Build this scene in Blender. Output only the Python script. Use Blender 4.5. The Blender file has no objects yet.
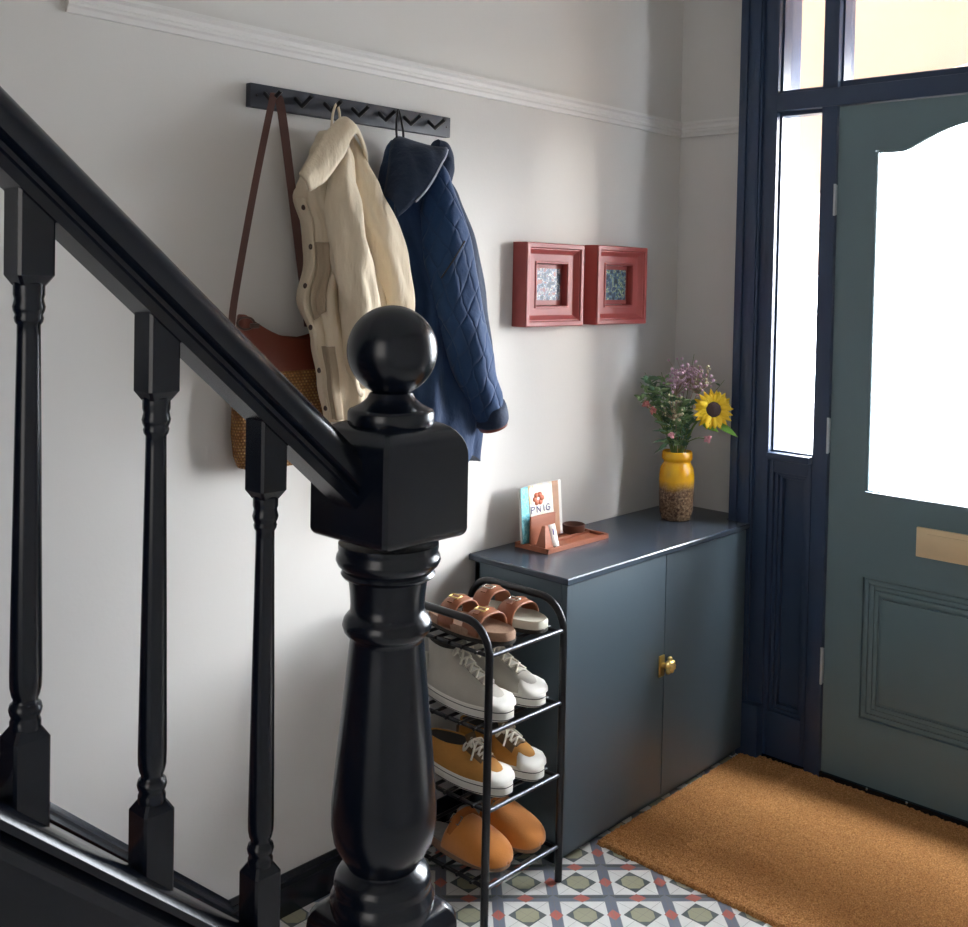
import bpy, bmesh, math, random
from mathutils import Vector, Matrix
random.seed(7)
PI = math.pi
C = bpy.context.scene.collection
SC = bpy.context.scene

# ---------------------------------------------------------------- camera
cam_d = bpy.data.cameras.new('camera'); cam = bpy.data.objects.new('camera', cam_d); C.objects.link(cam)
F = Vector((0.73365, 0.67901, -0.02638)); R_ = Vector((0.67950, -0.73340, 0.02010)); U = Vector((0.00570, 0.03268, 0.99945))
m = Matrix.Identity(4)
for i in range(3):
    m[i][0] = R_[i]; m[i][1] = U[i]; m[i][2] = -F[i]
m[2][3] = 1.47
cam.matrix_world = m
cam_d.sensor_fit = 'HORIZONTAL'; cam_d.sensor_width = 36.0
cam_d.lens = 1068.2/968*36
cam_d.shift_x = -0.001; cam_d.shift_y = -0.1606
cam_d.clip_start = 0.02
SC.camera = cam

# ---------------------------------------------------------------- colour management, world, light
SC.view_settings.view_transform = 'Standard'; SC.view_settings.look = 'None'
SC.view_settings.gamma = 1; SC.view_settings.use_curve_mapping = False
SC.view_settings.exposure = 0.88
w = bpy.data.worlds.new('world'); SC.world = w; w.use_nodes = True
bg = w.node_tree.nodes['Background']
bg.inputs['Color'].default_value = (0.93, 0.96, 1.0, 1); _nt = w.node_tree                               # overcast sky, brighter overhead than at the horizon
_tc = _nt.nodes.new('ShaderNodeTexCoord'); _sp = _nt.nodes.new('ShaderNodeSeparateXYZ'); _nt.links.new(_tc.outputs['Generated'], _sp.inputs[0])
_mr = _nt.nodes.new('ShaderNodeMapRange'); _nt.links.new(_sp.outputs[2], _mr.inputs[0])
for _i, _v in ((1, 0.0), (2, 0.9), (3, 16.0), (4, 52.0)): _mr.inputs[_i].default_value = _v
_nt.links.new(_mr.outputs[0], bg.inputs['Strength'])

def light(name, kind, loc, target, **kw):
    d = bpy.data.lights.new(name, kind); o = bpy.data.objects.new(name, d); C.objects.link(o)
    o.location = loc
    o.rotation_euler = (Vector(target)-Vector(loc)).to_track_quat('-Z', 'Y').to_euler()
    for k, v in kw.items(): setattr(d, k, v)
    return o
# hazy low sun coming through the door glass
light('sun', 'SUN', (5, -0.2, 2.2), (5-1.0, -0.2+0.80, 2.2-0.20), energy=3.2, angle=math.radians(16), color=(1.0, 0.95, 0.88))
# added fill behind the camera
light('rear_fill', 'AREA', (-1.30, 0.25, 1.55), (2.0, 0.9, 1.3), shape='RECTANGLE', size=0.9, size_y=1.5, energy=5.5, color=(1.0, 0.95, 0.90))
def portal(y0, y1, z0, z1, x):
    o = light('window_portal', 'AREA', (x, (y0+y1)/2, (z0+z1)/2), (x-1, (y0+y1)/2, (z0+z1)/2), shape='RECTANGLE', size=y1-y0, size_y=z1-z0, energy=1)
    o.data.cycles.is_portal = True

# ---------------------------------------------------------------- materials
class N:
    """tiny shader-maths wrapper"""
    def __init__(s, nt, sock): s.nt = nt; s.s = sock
    def op(s, o, b=None, c=None):
        n = s.nt.nodes.new('ShaderNodeMath'); n.operation = o
        s.nt.links.new(s.s, n.inputs[0])
        for i, q in ((1, b), (2, c)):
            if q is None: continue
            if isinstance(q, N): s.nt.links.new(q.s, n.inputs[i])
            else: n.inputs[i].default_value = q
        return N(s.nt, n.outputs[0])
    def __add__(s, b): return s.op('ADD', b)
    def __sub__(s, b): return s.op('SUBTRACT', b)
    def __mul__(s, b): return s.op('MULTIPLY', b)
    def lt(s, b): return s.op('LESS_THAN', b)
    def gt(s, b): return s.op('GREATER_THAN', b)
    def abs(s): return s.op('ABSOLUTE')
    def min(s, b): return s.op('MINIMUM', b)
    def max(s, b): return s.op('MAXIMUM', b)
    def frac(s): return s.op('FRACT')

def lin(r, g, b):
    f = lambda v: (v/255/12.92) if v/255 <= .04045 else ((v/255+.055)/1.055)**2.4
    return (f(r), f(g), f(b), 1)

def new_mat(name):
    mt = bpy.data.materials.new(name); mt.use_nodes = True
    nt = mt.node_tree; b = nt.nodes['Principled BSDF']
    return mt, nt, b
def texco(nt, kind='Object', scale=(1, 1, 1), rot=(0, 0, 0)):
    t = nt.nodes.new('ShaderNodeTexCoord'); mp = nt.nodes.new('ShaderNodeMapping')
    nt.links.new(t.outputs[kind], mp.inputs[0]); mp.inputs['Scale'].default_value = scale; mp.inputs['Rotation'].default_value = rot
    return mp.outputs[0]
def noise(nt, vec, scale, detail=3, rough=.55):
    n = nt.nodes.new('ShaderNodeTexNoise'); nt.links.new(vec, n.inputs['Vector'])
    n.inputs['Scale'].default_value = scale; n.inputs['Detail'].default_value = detail; n.inputs['Roughness'].default_value = rough
    return n.outputs['Fac']
def ramp(nt, fac, stops, interp='LINEAR'):
    r = nt.nodes.new('ShaderNodeValToRGB'); nt.links.new(fac, r.inputs[0]); r.color_ramp.interpolation = interp
    e = r.color_ramp.elements
    while len(e) < len(stops): e.new(.5)
    for k, (p_, c_) in enumerate(stops): e[k].position = p_; e[k].color = c_
    return r.outputs[0]
def mixc(nt, fac, a, b):
    n = nt.nodes.new('ShaderNodeMix'); n.data_type = 'RGBA'
    for i, q in ((0, fac), (6, a), (7, b)):
        if isinstance(q, N): q = q.s
        if isinstance(q, (tuple, float, int)): n.inputs[i].default_value = q
        else: nt.links.new(q, n.inputs[i])
    return n.outputs[2]
def bump(nt, b, h, strength=.3, dist=.002):
    n = nt.nodes.new('ShaderNodeBump'); n.inputs['Strength'].default_value = strength; n.inputs['Distance'].default_value = dist
    nt.links.new(h.s if isinstance(h, N) else h, n.inputs['Height']); nt.links.new(n.outputs[0], b.inputs['Normal'])
def plain(name, col, rough=.5, metal=0, var=.12, vscale=20, bs=0, bscale=60, coat=0, spec=.5, stretch=(1, 1, 1), sheen=0, bd=.002):
    mt, nt, b = new_mat(name)
    v = texco(nt, scale=stretch)
    if var:
        c = mixc(nt, noise(nt, v, vscale), tuple(k*(1-var) for k in col[:3])+(1,), tuple(min(1, k*(1+var)) for k in col[:3])+(1,))
        nt.links.new(c, b.inputs['Base Color'])
    else: b.inputs['Base Color'].default_value = col
    b.inputs['Roughness'].default_value = rough; b.inputs['Metallic'].default_value = metal
    b.inputs['Specular IOR Level'].default_value = spec
    b.inputs['Coat Weight'].default_value = coat; b.inputs['Coat Roughness'].default_value = .12
    b.inputs['Sheen Weight'].default_value = sheen
    if bs: bump(nt, b, noise(nt, v, bscale, 4), bs, bd)
    return mt

M = {}
M['wall'] = plain('wall_paint', (.70, .685, .66, 1), .75, var=.02, vscale=3, bs=.12, bscale=120)
M['ceiling'] = plain('ceiling_paint', (.75, .74, .72, 1), .8, var=.02)
M['white_gloss'] = plain('white_woodwork', (.78, .77, .75, 1), .4, var=.02)
M['black_gloss'] = plain('black_gloss_paint', lin(6, 14, 27), .24, var=.15, vscale=9, bs=.10, bscale=22, spec=.5)
M['navy'] = plain('navy_joinery_paint', lin(44, 62, 90), .38, var=.06, vscale=6, bs=.08, bscale=30)
M['door'] = plain('green_grey_door_paint', lin(100, 122, 130), .42, var=.05, vscale=5, bs=.08, bscale=30)
M['cabinet'] = plain('slate_cabinet_paint', lin(80, 94, 103), .36, var=.05, vscale=4, bs=.05, bscale=40)
M['cabinet_top'] = plain('slate_cabinet_top', lin(64, 74, 86), .25, var=.05, vscale=4)
M['brass'] = plain('brass', lin(240, 212, 140), .32, metal=1, var=.1)
M['plate_brass'] = plain('satin_brass', lin(232, 208, 168), .45, metal=.45, var=.05)
M['steel'] = plain('hinge_steel', lin(190, 198, 205), .4, metal=.5, var=.05)
M['rack'] = plain('black_metal', lin(22, 23, 28), .30, metal=.3, var=.05)
M['rack_bar'] = plain('bar_highlight_grey', lin(96, 98, 104), .32, metal=.7, var=.05)  # grey puts the highlight on the glossy black front bars into their colour
M['red_frame'] = plain('terracotta_red_paint', lin(158, 70, 66), .45, var=.08, vscale=30, bs=.2, bscale=90)
M['wood'] = plain('reddish_wood', lin(168, 100, 72), .5, var=.25, vscale=14, stretch=(.3, 3, 3), bs=.1)
M['dark_wood'] = plain('dark_wood', lin(98, 62, 48), .45, var=.25, vscale=20)
M['leather'] = plain('tan_leather', lin(104, 44, 28), .36, var=.2, vscale=12, bs=.2, bscale=80)
M['strap'] = plain('brown_strap_leather', lin(92, 58, 50), .45, var=.15)
M['sandal'] = plain('sandal_leather', lin(142, 84, 54), .48, var=.2, vscale=25, bs=.25, bscale=90)
M['cork'] = plain('cork', lin(150, 118, 95), .8, var=.3, vscale=160, bs=.3, bscale=200)
M['pale_sole'] = plain('pale_sole', lin(190, 186, 170), .7, var=.1)
M['cream_canvas'] = plain('stone_canvas', lin(184, 178, 166), .85, var=.08, vscale=40, bs=.3, bscale=300, sheen=.2)
M['white_rubber'] = plain('off_white_rubber', lin(226, 222, 212), .5, var=.05)
M['black_line'] = plain('dark_rubber_stripe', lin(38, 32, 36), .5, var=0)
M['lace'] = plain('cotton_lace', lin(224, 216, 200), .85, var=.05)
M['tan_canvas'] = plain('mustard_suede', lin(180, 126, 58), .85, var=.15, vscale=40, bs=.3, bscale=250)
M['tan_trim'] = plain('olive_brown_trim', lin(112, 88, 60), .8, var=.15)
M['suede'] = plain('ginger_suede', lin(204, 128, 52), .92, var=.12, vscale=30, bs=.35, bscale=250, sheen=.4)
M['suede_dark'] = plain('brown_suede', lin(168, 98, 42), .9, var=.12, vscale=30, bs=.3, bscale=250)
M['fleece'] = plain('grey_footbed', lin(150, 148, 142), .95, var=.2, vscale=90, bs=.5, bscale=150)
M['dark_lining'] = plain('dark_lining', lin(50, 46, 42), .95, var=.1)
M['silver'] = plain('silver_buckle', lin(190, 185, 175), .25, metal=1, var=0)
M['coat'] = plain('cream_cotton_twill', lin(224, 208, 182), .9, var=.06, vscale=18, bs=.75, bscale=22, stretch=(1.3, 1.3, .35), sheen=.1, bd=.012)
M['coat_dark'] = plain('beige_pocket_cotton', lin(176, 158, 134), .9, var=.06, bs=.4, bscale=60)
M['button'] = plain('brown_button', lin(70, 50, 42), .35, var=.1)
M['denim'] = plain('navy_quilted_cotton', lin(12, 46, 84), .8, var=.3, vscale=14, bs=.6, bscale=30, stretch=(1, 1, .6), sheen=.08, bd=.010)
M['denim_dark'] = plain('dark_navy_cotton', lin(11, 34, 62), .8, var=.25, vscale=14, bs=.6, bscale=30, sheen=.06, bd=.008)
M['piping'] = plain('pale_piping', lin(176, 182, 198), .8, var=.05)
M['rail_grey'] = plain('charcoal_painted_board', lin(52, 56, 66), .5, var=.08, bs=.1)
M['hook_black'] = plain('black_hook', lin(17, 18, 24), .35, var=0)
M['stem'] = plain('stem_green', lin(110, 135, 70), .6, var=.2)
M['leaf'] = plain('leaf_green', lin(132, 160, 112), .55, var=.35, vscale=40)
M['leaf_dark'] = plain('dark_leaf_green', lin(88, 122, 92), .55, var=.3, vscale=40)
M['leaf_light'] = plain('fresh_leaf_green', lin(128, 182, 70), .5, var=.15)
M['petal_yellow'] = plain('yellow_petal', lin(255, 204, 28), .55, var=.15, vscale=40)
M['disc'] = plain('dark_seed_disc', lin(58, 38, 36), .9, var=.4, vscale=200, bs=.8, bscale=300)
M['pink'] = plain('pink_petal', lin(246, 182, 192), .6, var=.15)
M['lilac'] = plain('lilac_blossom', lin(210, 178, 200), .7, var=.2)
M['pink_dull'] = plain('rose_petal', lin(214, 138, 136), .7, var=.15)
M['cream_bloom'] = plain('cream_blossom', lin(205, 200, 165), .7, var=.15)
M['twig'] = plain('pale_twig', lin(170, 145, 125), .7, var=.15)
M['tag'] = plain('white_card', lin(235, 232, 225), .6, var=.02)
M['ink'] = plain('blue_black_ink', lin(96, 92, 140), .6, var=0)
M['stone'] = plain('outside_paving', (.10, .097, .09, 1), .8, var=.15, vscale=4)
M['brick'] = plain('peach_render', (.36, .26, .19, 1), .8, var=.1, vscale=3)

# quilted bump for the jacket
def quilt(name, col):
    mt, nt, b = new_mat(name)
    co = texco(nt); sp = nt.nodes.new('ShaderNodeSeparateXYZ'); nt.links.new(co, sp.inputs[0])
    x, y, z = (N(nt, sp.outputs[i]) for i in range(3))
    h = x - y*.8
    nz = N(nt, noise(nt, co, 9, 3))
    nq = N(nt, noise(nt, texco(nt, scale=(1, 1, .5)), 5, 2))
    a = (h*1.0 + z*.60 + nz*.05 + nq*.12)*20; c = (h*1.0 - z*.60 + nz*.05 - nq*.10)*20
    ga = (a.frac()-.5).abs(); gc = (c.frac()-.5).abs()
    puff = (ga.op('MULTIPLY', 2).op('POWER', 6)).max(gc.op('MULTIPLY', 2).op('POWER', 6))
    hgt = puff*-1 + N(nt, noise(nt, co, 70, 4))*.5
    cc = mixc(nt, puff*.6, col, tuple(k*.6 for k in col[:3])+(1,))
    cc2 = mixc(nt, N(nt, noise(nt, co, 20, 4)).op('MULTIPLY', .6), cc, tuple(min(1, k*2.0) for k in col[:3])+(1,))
    nt.links.new(cc2, b.inputs['Base Color']); b.inputs['Roughness'].default_value = .8; b.inputs['Sheen Weight'].default_value = .08
    bump(nt, b, hgt, .45, .006); return mt
M['quilt'] = quilt('quilted_navy_denim', lin(10, 46, 84))

# woven straw
def straw():
    mt, nt, b = new_mat('woven_straw')
    co = texco(nt); sp = nt.nodes.new('ShaderNodeSeparateXYZ'); nt.links.new(co, sp.inputs[0])
    x, y, z = (N(nt, sp.outputs[i]) for i in range(3))
    row = (z*150); col_ = ((x-y)*110 + row.op('FLOOR')*.5)
    wv = ((row.frac()-.5).abs()*-2+1) * ((col_.frac()-.5).abs()*-2+1)
    nf = noise(nt, co, 60, 3)
    c = ramp(nt, nf, [(.3, lin(150, 96, 44)), (.5, lin(200, 150, 82)), (.7, lin(226, 190, 122))])
    c2 = mixc(nt, wv, lin(120, 76, 36), c)
    nt.links.new(c2, b.inputs['Base Color']); b.inputs['Roughness'].default_value = .8
    bump(nt, b, wv, .9, .004); return mt
M['straw'] = straw()

# coir
def coir():
    mt, nt, b = new_mat('coir_mat')
    co = texco(nt)
    n1 = noise(nt, co, 260, 3, .7); n2 = noise(nt, texco(nt, scale=(1, .35, 1)), 14, 3)
    c = ramp(nt, n1, [(.30, lin(134, 84, 40)), (.5, lin(214, 148, 84)), (.68, lin(250, 200, 136))])
    c2 = mixc(nt, N(nt, n2).op('MULTIPLY', .45), c, lin(176, 116, 64))
    nt.links.new(c2, b.inputs['Base Color']); b.inputs['Roughness'].default_value = .95
    bump(nt, b, n1, .9, .006); return mt
M['coir'] = coir()

# encaustic floor tiles, laid on the diagonal
def tiles():
    mt, nt, b = new_mat('geometric_floor_tiles')
    co = texco(nt); sp = nt.nodes.new('ShaderNodeSeparateXYZ'); nt.links.new(co, sp.inputs[0])
    X, Y = N(nt, sp.outputs[0])-2.066, N(nt, sp.outputs[1])-1.468
    P_ = .1345; k = .70711/P_
    u = (X*k)-(Y*k)+50; v = (X*k)+(Y*k)+50
    a = u.frac()-.5; c = v.frac()-.5
    aa, ca = a.abs(), c.abs()
    d1 = aa*-1+.5; d2 = ca*-1+.5
    s = aa+ca
    white = lin(246, 246, 243); grey = lin(122, 130, 146); dgrey = lin(92, 102, 104); red = lin(205, 112, 98); beige = lin(178, 176, 146); grout = lin(140, 138, 132)
    vn = N(nt, noise(nt, co, 40, 3))
    colr = mixc(nt, s.lt(.335), white, dgrey)
    colr = mixc(nt, s.lt(.29)*aa.max(ca).lt(.20), colr, beige)
    colr = mixc(nt, d1.lt(.098), colr, grey)
    colr = mixc(nt, d2.lt(.098), colr, mixc(nt, c.gt(0), dgrey, grey))
    colr = mixc(nt, (d1*8.0+ca*6.2).lt(1), colr, red)
    colr = mixc(nt, (d2*8.0+aa*6.2).lt(1), colr, red)
    star = (d1+d2).lt(.10); colr = mixc(nt, star, colr, grey)
    g = ((aa-ca).abs().lt(.006)).max(d1.lt(.005)).max(d2.lt(.005)).max(((d1-.098).abs()).lt(.005)).max(((d2-.098).abs()).lt(.005))
    colr = mixc(nt, g*.6, colr, grout)
    colr = mixc(nt, vn*.15, colr, lin(170, 168, 164))
    nt.links.new(colr, b.inputs['Base Color']); b.inputs['Roughness'].default_value = .35
    return mt
M['tiles'] = tiles()

# vase glaze (yellow over mottled brown lava glaze)
def vase_mat():
    mt, nt, b = new_mat('yellow_and_brown_glaze')
    co = texco(nt); sp = nt.nodes.new('ShaderNodeSeparateXYZ'); nt.links.new(co, sp.inputs[0])
    z = N(nt, sp.outputs[2]); nz = N(nt, noise(nt, co, 14, 4))
    t = (z + (nz-.5)*.05)
    lava = ramp(nt, noise(nt, co, 130, 4, .7), [(.36, lin(62, 44, 36)), (.5, lin(122, 94, 70)), (.66, lin(170, 142, 112))])
    yel = ramp(nt, noise(nt, texco(nt, scale=(1, 1, .4)), 16), [(.3, lin(226, 156, 16)), (.7, lin(252, 204, 44))])
    f = t.op('SUBTRACT', .094)*28
    f = f.op('MINIMUM', 1).op('MAXIMUM', 0)
    nt.links.new(mixc(nt, f, lava, yel), b.inputs['Base Color']); b.inputs['Roughness'].default_value = .22
    bump(nt, b, noise(nt, co, 130, 4, .7), .25, .002); return mt
M['vase'] = vase_mat()

# little snapshots and the printed booklet
def snapshot(name, seed, cols, sc=45):
    mt, nt, b = new_mat(name)
    co = texco(nt); mp = nt.nodes.new('ShaderNodeVectorMath'); mp.operation = 'ADD'; nt.links.new(co, mp.inputs[0]); mp.inputs[1].default_value = (seed, seed, 0)
    nt.links.new(ramp(nt, noise(nt, mp.outputs[0], sc, 2), cols, 'CONSTANT'), b.inputs['Base Color']); b.inputs['Roughness'].default_value = .3
    return mt
M['photo_a'] = snapshot('street_snapshot', 3, [(0, lin(40, 50, 70)), (.42, lin(86, 110, 150)), (.47, lin(50, 56, 74)), (.51, lin(226, 222, 220)), (.55, lin(80, 110, 150)), (.60, lin(150, 90, 84))], 75)
M['photo_b'] = snapshot('garden_snapshot', 9, [(0, lin(40, 58, 70)), (.40, lin(60, 84, 110)), (.47, lin(110, 140, 160)), (.52, lin(60, 86, 74)), (.56, lin(176, 192, 158)), (.62, lin(60, 80, 110))], 60)
M['cover'] = snapshot('booklet_cover', 5, [(0, lin(240, 226, 180)), (.40, lin(246, 238, 218)), (.52, lin(238, 236, 230)), (.60, lin(250, 222, 160)), (.7, lin(180, 214, 180))], 16)
M['cover_blue'] = snapshot('booklet_turquoise_strip', 2, [(0, lin(120, 200, 215)), (.5, lin(150, 216, 226)), (.6, lin(96, 186, 204))], 60)
M['cover_peach'] = plain('booklet_peach_strip', lin(214, 164, 130), .5, var=.15, vscale=60)
M['flower_print'] = plain('printed_coral_flower', lin(222, 128, 96), .5, var=.3, vscale=90)

def pane_mat():
    mt = bpy.data.materials.new('frosted_glass'); mt.use_nodes = True; nt = mt.node_tree
    nt.nodes.remove(nt.nodes['Principled BSDF']); out = nt.nodes['Material Output']
    tr = nt.nodes.new('ShaderNodeBsdfTransparent'); tr.inputs[0].default_value = (.97, .985, 1, 1)
    tl = nt.nodes.new('ShaderNodeBsdfTranslucent'); tl.inputs[0].default_value = (.95, .97, 1, 1)
    gl = nt.nodes.new('ShaderNodeBsdfGlossy'); gl.inputs['Roughness'].default_value = .1
    m1 = nt.nodes.new('ShaderNodeMixShader'); m1.inputs[0].default_value = .010; nt.links.new(tr.outputs[0], m1.inputs[1]); nt.links.new(tl.outputs[0], m1.inputs[2])
    m2 = nt.nodes.new('ShaderNodeMixShader'); m2.inputs[0].default_value = .04; nt.links.new(m1.outputs[0], m2.inputs[1]); nt.links.new(gl.outputs[0], m2.inputs[2])
    nt.links.new(m2.outputs[0], out.inputs[0]); return mt
M['pane'] = pane_mat()

# ---------------------------------------------------------------- mesh helpers
class MB:
    def __init__(s): s.v = []; s.f = []
    def add(s, v, f):
        o = len(s.v); s.v += [Vector(p) for p in v]; s.f += [tuple(i+o for i in q) for q in f]; return s
    def box(s, x0, x1, y0, y1, z0, z1, b=0):
        bm = bmesh.new(); bmesh.ops.create_cube(bm, size=1)
        for q in bm.verts: q.co = Vector(((x0+x1)/2+q.co.x*(x1-x0), (y0+y1)/2+q.co.y*(y1-y0), (z0+z1)/2+q.co.z*(z1-z0)))
        if b: bmesh.ops.bevel(bm, geom=bm.edges[:], offset=b, segments=2, affect='EDGES', profile=.6)
        return s.bm(bm)
    def bm(s, bm, mat=None):
        bm.verts.index_update()
        v = [(mat @ q.co) if mat else q.co.copy() for q in bm.verts]; f = [[q.index for q in g.verts] for g in bm.faces]
        bm.free(); return s.add(v, f)
    def rings(s, rings, caps=True, closed=False):
        n = len(rings[0]); v = [p for r in rings for p in r]; f = []
        m_ = len(rings)
        for i in range(m_ if closed else m_-1):
            for j in range(n):
                a = i*n+j; b = i*n+(j+1) % n; c = ((i+1) % m_)*n+(j+1) % n; d = ((i+1) % m_)*n+j
                f.append((a, b, c, d))
        if caps and not closed: f += [tuple(reversed(range(n))), tuple(range((m_-1)*n, m_*n))]
        return s.add(v, f)
    def grid(s, rows):
        n = len(rows[0]); v = [p for r in rows for p in r]
        f = [(i*n+j, i*n+j+1, (i+1)*n+j+1, (i+1)*n+j) for i in range(len(rows)-1) for j in range(n-1)]
        return s.add(v, f)
    def tube(s, pts, r, n=10, rf=None, closed=False, flat=None):
        pts = [Vector(p) for p in pts]; rings = []
        L = len(pts); up = Vector((0, 0, 1)); nrm = None
        for i, p_ in enumerate(pts):
            if closed: t = pts[(i+1) % L]-pts[i-1]
            else: t = pts[min(i+1, L-1)]-pts[max(i-1, 0)]
            t.normalize()
            if nrm is None:
                a = up if abs(t.z) < .9 else Vector((1, 0, 0)); nrm = (a-t*a.dot(t)).normalized()
            else: nrm = (nrm-t*nrm.dot(t)).normalized()
            bn = t.cross(nrm); rr = r[i] if isinstance(r, (list, tuple)) else r
            ring = []
            for j in range(n):
                a = 2*PI*j/n; q = rr*(rf(i/(L-1), a) if rf else 1)
                fx, fy = flat if flat else (1, 1)
                ring.append(p_+nrm*math.cos(a)*q*fx+bn*math.sin(a)*q*fy)
            rings.append(ring)
        return s.rings(rings, True, closed)
    def lathe(s, prof, c=(0, 0, 0), n=40, caps=True):
        return s.rings([[Vector((c[0]+r*math.cos(2*PI*j/n), c[1]+r*math.sin(2*PI*j/n), c[2]+z)) for j in range(n)] for r, z in prof], caps)
    def sphere(s, c, r, sub=2, sc=(1, 1, 1)):
        bm = bmesh.new(); bmesh.ops.create_icosphere(bm, subdivisions=sub, radius=r)
        return s.bm(bm, Matrix.Translation(c) @ Matrix.Diagonal((*sc, 1)))
    def prism_x(s, poly, x0, x1):      # poly of (y,z), extruded along X
        n = len(poly)
        v = [(x0, y, z) for y, z in poly]+[(x1, y, z) for y, z in poly]
        f = [(i, (i+1) % n, n+(i+1) % n, n+i) for i in range(n)]+[tuple(reversed(range(n))), tuple(range(n, 2*n))]
        return s.add(v, f)
    def prism_y(s, poly, y0, y1):
        n = len(poly)
        v = [(x, y0, z) for x, z in poly]+[(x, y1, z) for x, z in poly]
        f = [(i, (i+1) % n, n+(i+1) % n, n+i) for i in range(n)]+[tuple(reversed(range(n))), tuple(range(n, 2*n))]
        return s.add(v, f)
    def strip(s, a, b):                # quad strip between two polylines
        return s.grid([[Vector(p), Vector(q)] for p, q in zip(a, b)])
    def build(s, name, mat, parent=None, ang=35, solid=0, subsurf=0, loc=None):
        o_ = Vector(loc) if loc else (Vector(parent['_w']) if parent and '_w' in parent else Vector((0, 0, 0)))
        me = bpy.data.meshes.new(name); me.from_pydata([tuple(v-o_) for v in s.v], [], s.f); me.validate()
        bm = bmesh.new(); bm.from_mesh(me); bmesh.ops.recalc_face_normals(bm, faces=bm.faces); bm.to_mesh(me); bm.free()
        me.materials.append(mat)
        me.polygons.foreach_set('use_smooth', [True]*len(me.polygons)); me.set_sharp_from_angle(angle=math.radians(ang))
        o = bpy.data.objects.new(name, me); C.objects.link(o)
        if parent: o.parent = parent
        if loc: o.location = loc; o['_w'] = tuple(loc)
        elif parent and '_w' in parent: o['_w'] = tuple(parent['_w'])
        if solid:
            md = o.modifiers.new('s', 'SOLIDIFY'); md.thickness = solid; md.offset = 0
        if subsurf:
            md = o.modifiers.new('ss', 'SUBSURF'); md.levels = subsurf; md.render_levels = subsurf
        return o

def tag(o, label=None, cat=None, group=None, kind=None):
    if label: o['label'] = label
    if cat: o['category'] = cat
    if group: o['group'] = group
    if kind: o['kind'] = kind
    return o
def thing(name, loc, label, cat, group=None, rz=0):
    """Empty at the thing's base; its parts are written in world coordinates (or local ones for loc-less copies)"""
    o = bpy.data.objects.new(name, None); C.objects.link(o); o.empty_display_size = .05
    o.location = loc; o.rotation_euler[2] = rz; o['_w'] = tuple(loc)
    return tag(o, label, cat, group)
def local(o): o['_w'] = (0, 0, 0); return o
def copy_tree(o, parent=None):
    c = o.copy(); C.objects.link(c)
    if parent: c.parent = parent
    for ch in list(o.children): copy_tree(ch, c)
    return c
def struct(mb, name, mat, parent=None, **k): 
    o = mb.build(name, mat, parent, **k)
    o['kind'] = 'structure'; return o
def lerp(a, b, t): return a+(b-a)*t
def interp(tab, z):
    """tab: list of (z, v0, v1...) sorted ascending"""
    if z <= tab[0][0]: return tab[0][1:]
    for p_, q in zip(tab, tab[1:]):
        if z <= q[0]:
            t = (z-p_[0])/(q[0]-p_[0]); t = t*t*(3-2*t)
            return tuple(lerp(a, b, t) for a, b in zip(p_[1:], q[1:]))
    return tab[-1][1:]
def smooth_path(pts, n):
    """Catmull-Rom"""
    pts = [Vector(p) for p in pts]; out = []
    P = [pts[0]*2-pts[1]]+pts+[pts[-1]*2-pts[-2]]
    seg = len(pts)-1
    for k in range(n):
        t = k/(n-1)*seg; i = min(int(t), seg-1); u = t-i
        a, b, c, d = P[i], P[i+1], P[i+2], P[i+3]
        out.append(.5*((2*b)+(c-a)*u+(2*a-5*b+4*c-d)*u*u+(3*b-a-3*c+d)*u**3))
    return out

# ================================================================ ROOM
XB, XE, YL, YR, ZC = -1.45, 3.08, 1.972, -0.70, 2.80
struct(MB().box(XB-.1, 3.02, YR-.1, YL+.1, -.06, 0), 'floor', M['tiles'])
struct(MB().box(XB-.1, XE+.15, YR-.1, YL+.1, ZC, ZC+.08), 'ceiling', M['ceiling'])
struct(MB().box(XB-.1, XE+.15, YL, YL+.12, -.06, ZC), 'wall_left', M['wall'])
struct(MB().box(XB-.1, XE+.15, YR-.12, YR, -.06, ZC), 'wall_right', M['wall'])
struct(MB().box(XB-.12, XB, YR, YL, -.06, ZC), 'wall_back', M['wall'])
DC = .99                                        # door centre line
JO, JI = 1.705, 1.585                           # outer and inner edge of the casing
mr = lambda y: 2*DC-y
ew = MB().box(XE, XE+.15, JO-.03, YL, -.06, ZC).box(XE, XE+.15, YR, mr(JO)+.03, -.06, ZC).box(XE, XE+.15, mr(JO)+.03, JO-.03, 2.50, ZC)
struct(ew, 'wall_end', M['wall'])
# picture rail
def rail_prof(t): return [(0, 1.960), (-.008, 1.960), (-.011, 1.970), (-.016, 1.974), (-.016, 1.980), (-.010, 1.984), (-.012, 1.994), (-.020, 2.000), (-.020, 2.008), (0, 2.010)]
mb = MB().prism_x([(YL+a, z) for a, z in rail_prof(0)], .945, XE)
struct(mb, 'trim_1', M['white_gloss'], ang=25)
mb = MB().prism_y([(XE+a, z) for a, z in rail_prof(0)], JO-.01, YL)
struct(mb, 'trim_2', M['white_gloss'], ang=25)
# skirting
bp_ = [(0, 0), (-.017, 0), (-.017, .062), (-.021, .066), (-.021, .071), (-.012, .078), (-.012, .082), (-.004, .092), (0, .092)]
struct(MB().prism_x([(YL+a, z) for a, z in bp_], 1.30, XE), 'baseboard_left', M['black_gloss'], ang=25)
struct(MB().prism_y([(XE+a, z) for a, z in bp_], JO, YL-.018), 'baseboard_end', M['black_gloss'], ang=25)

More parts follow.
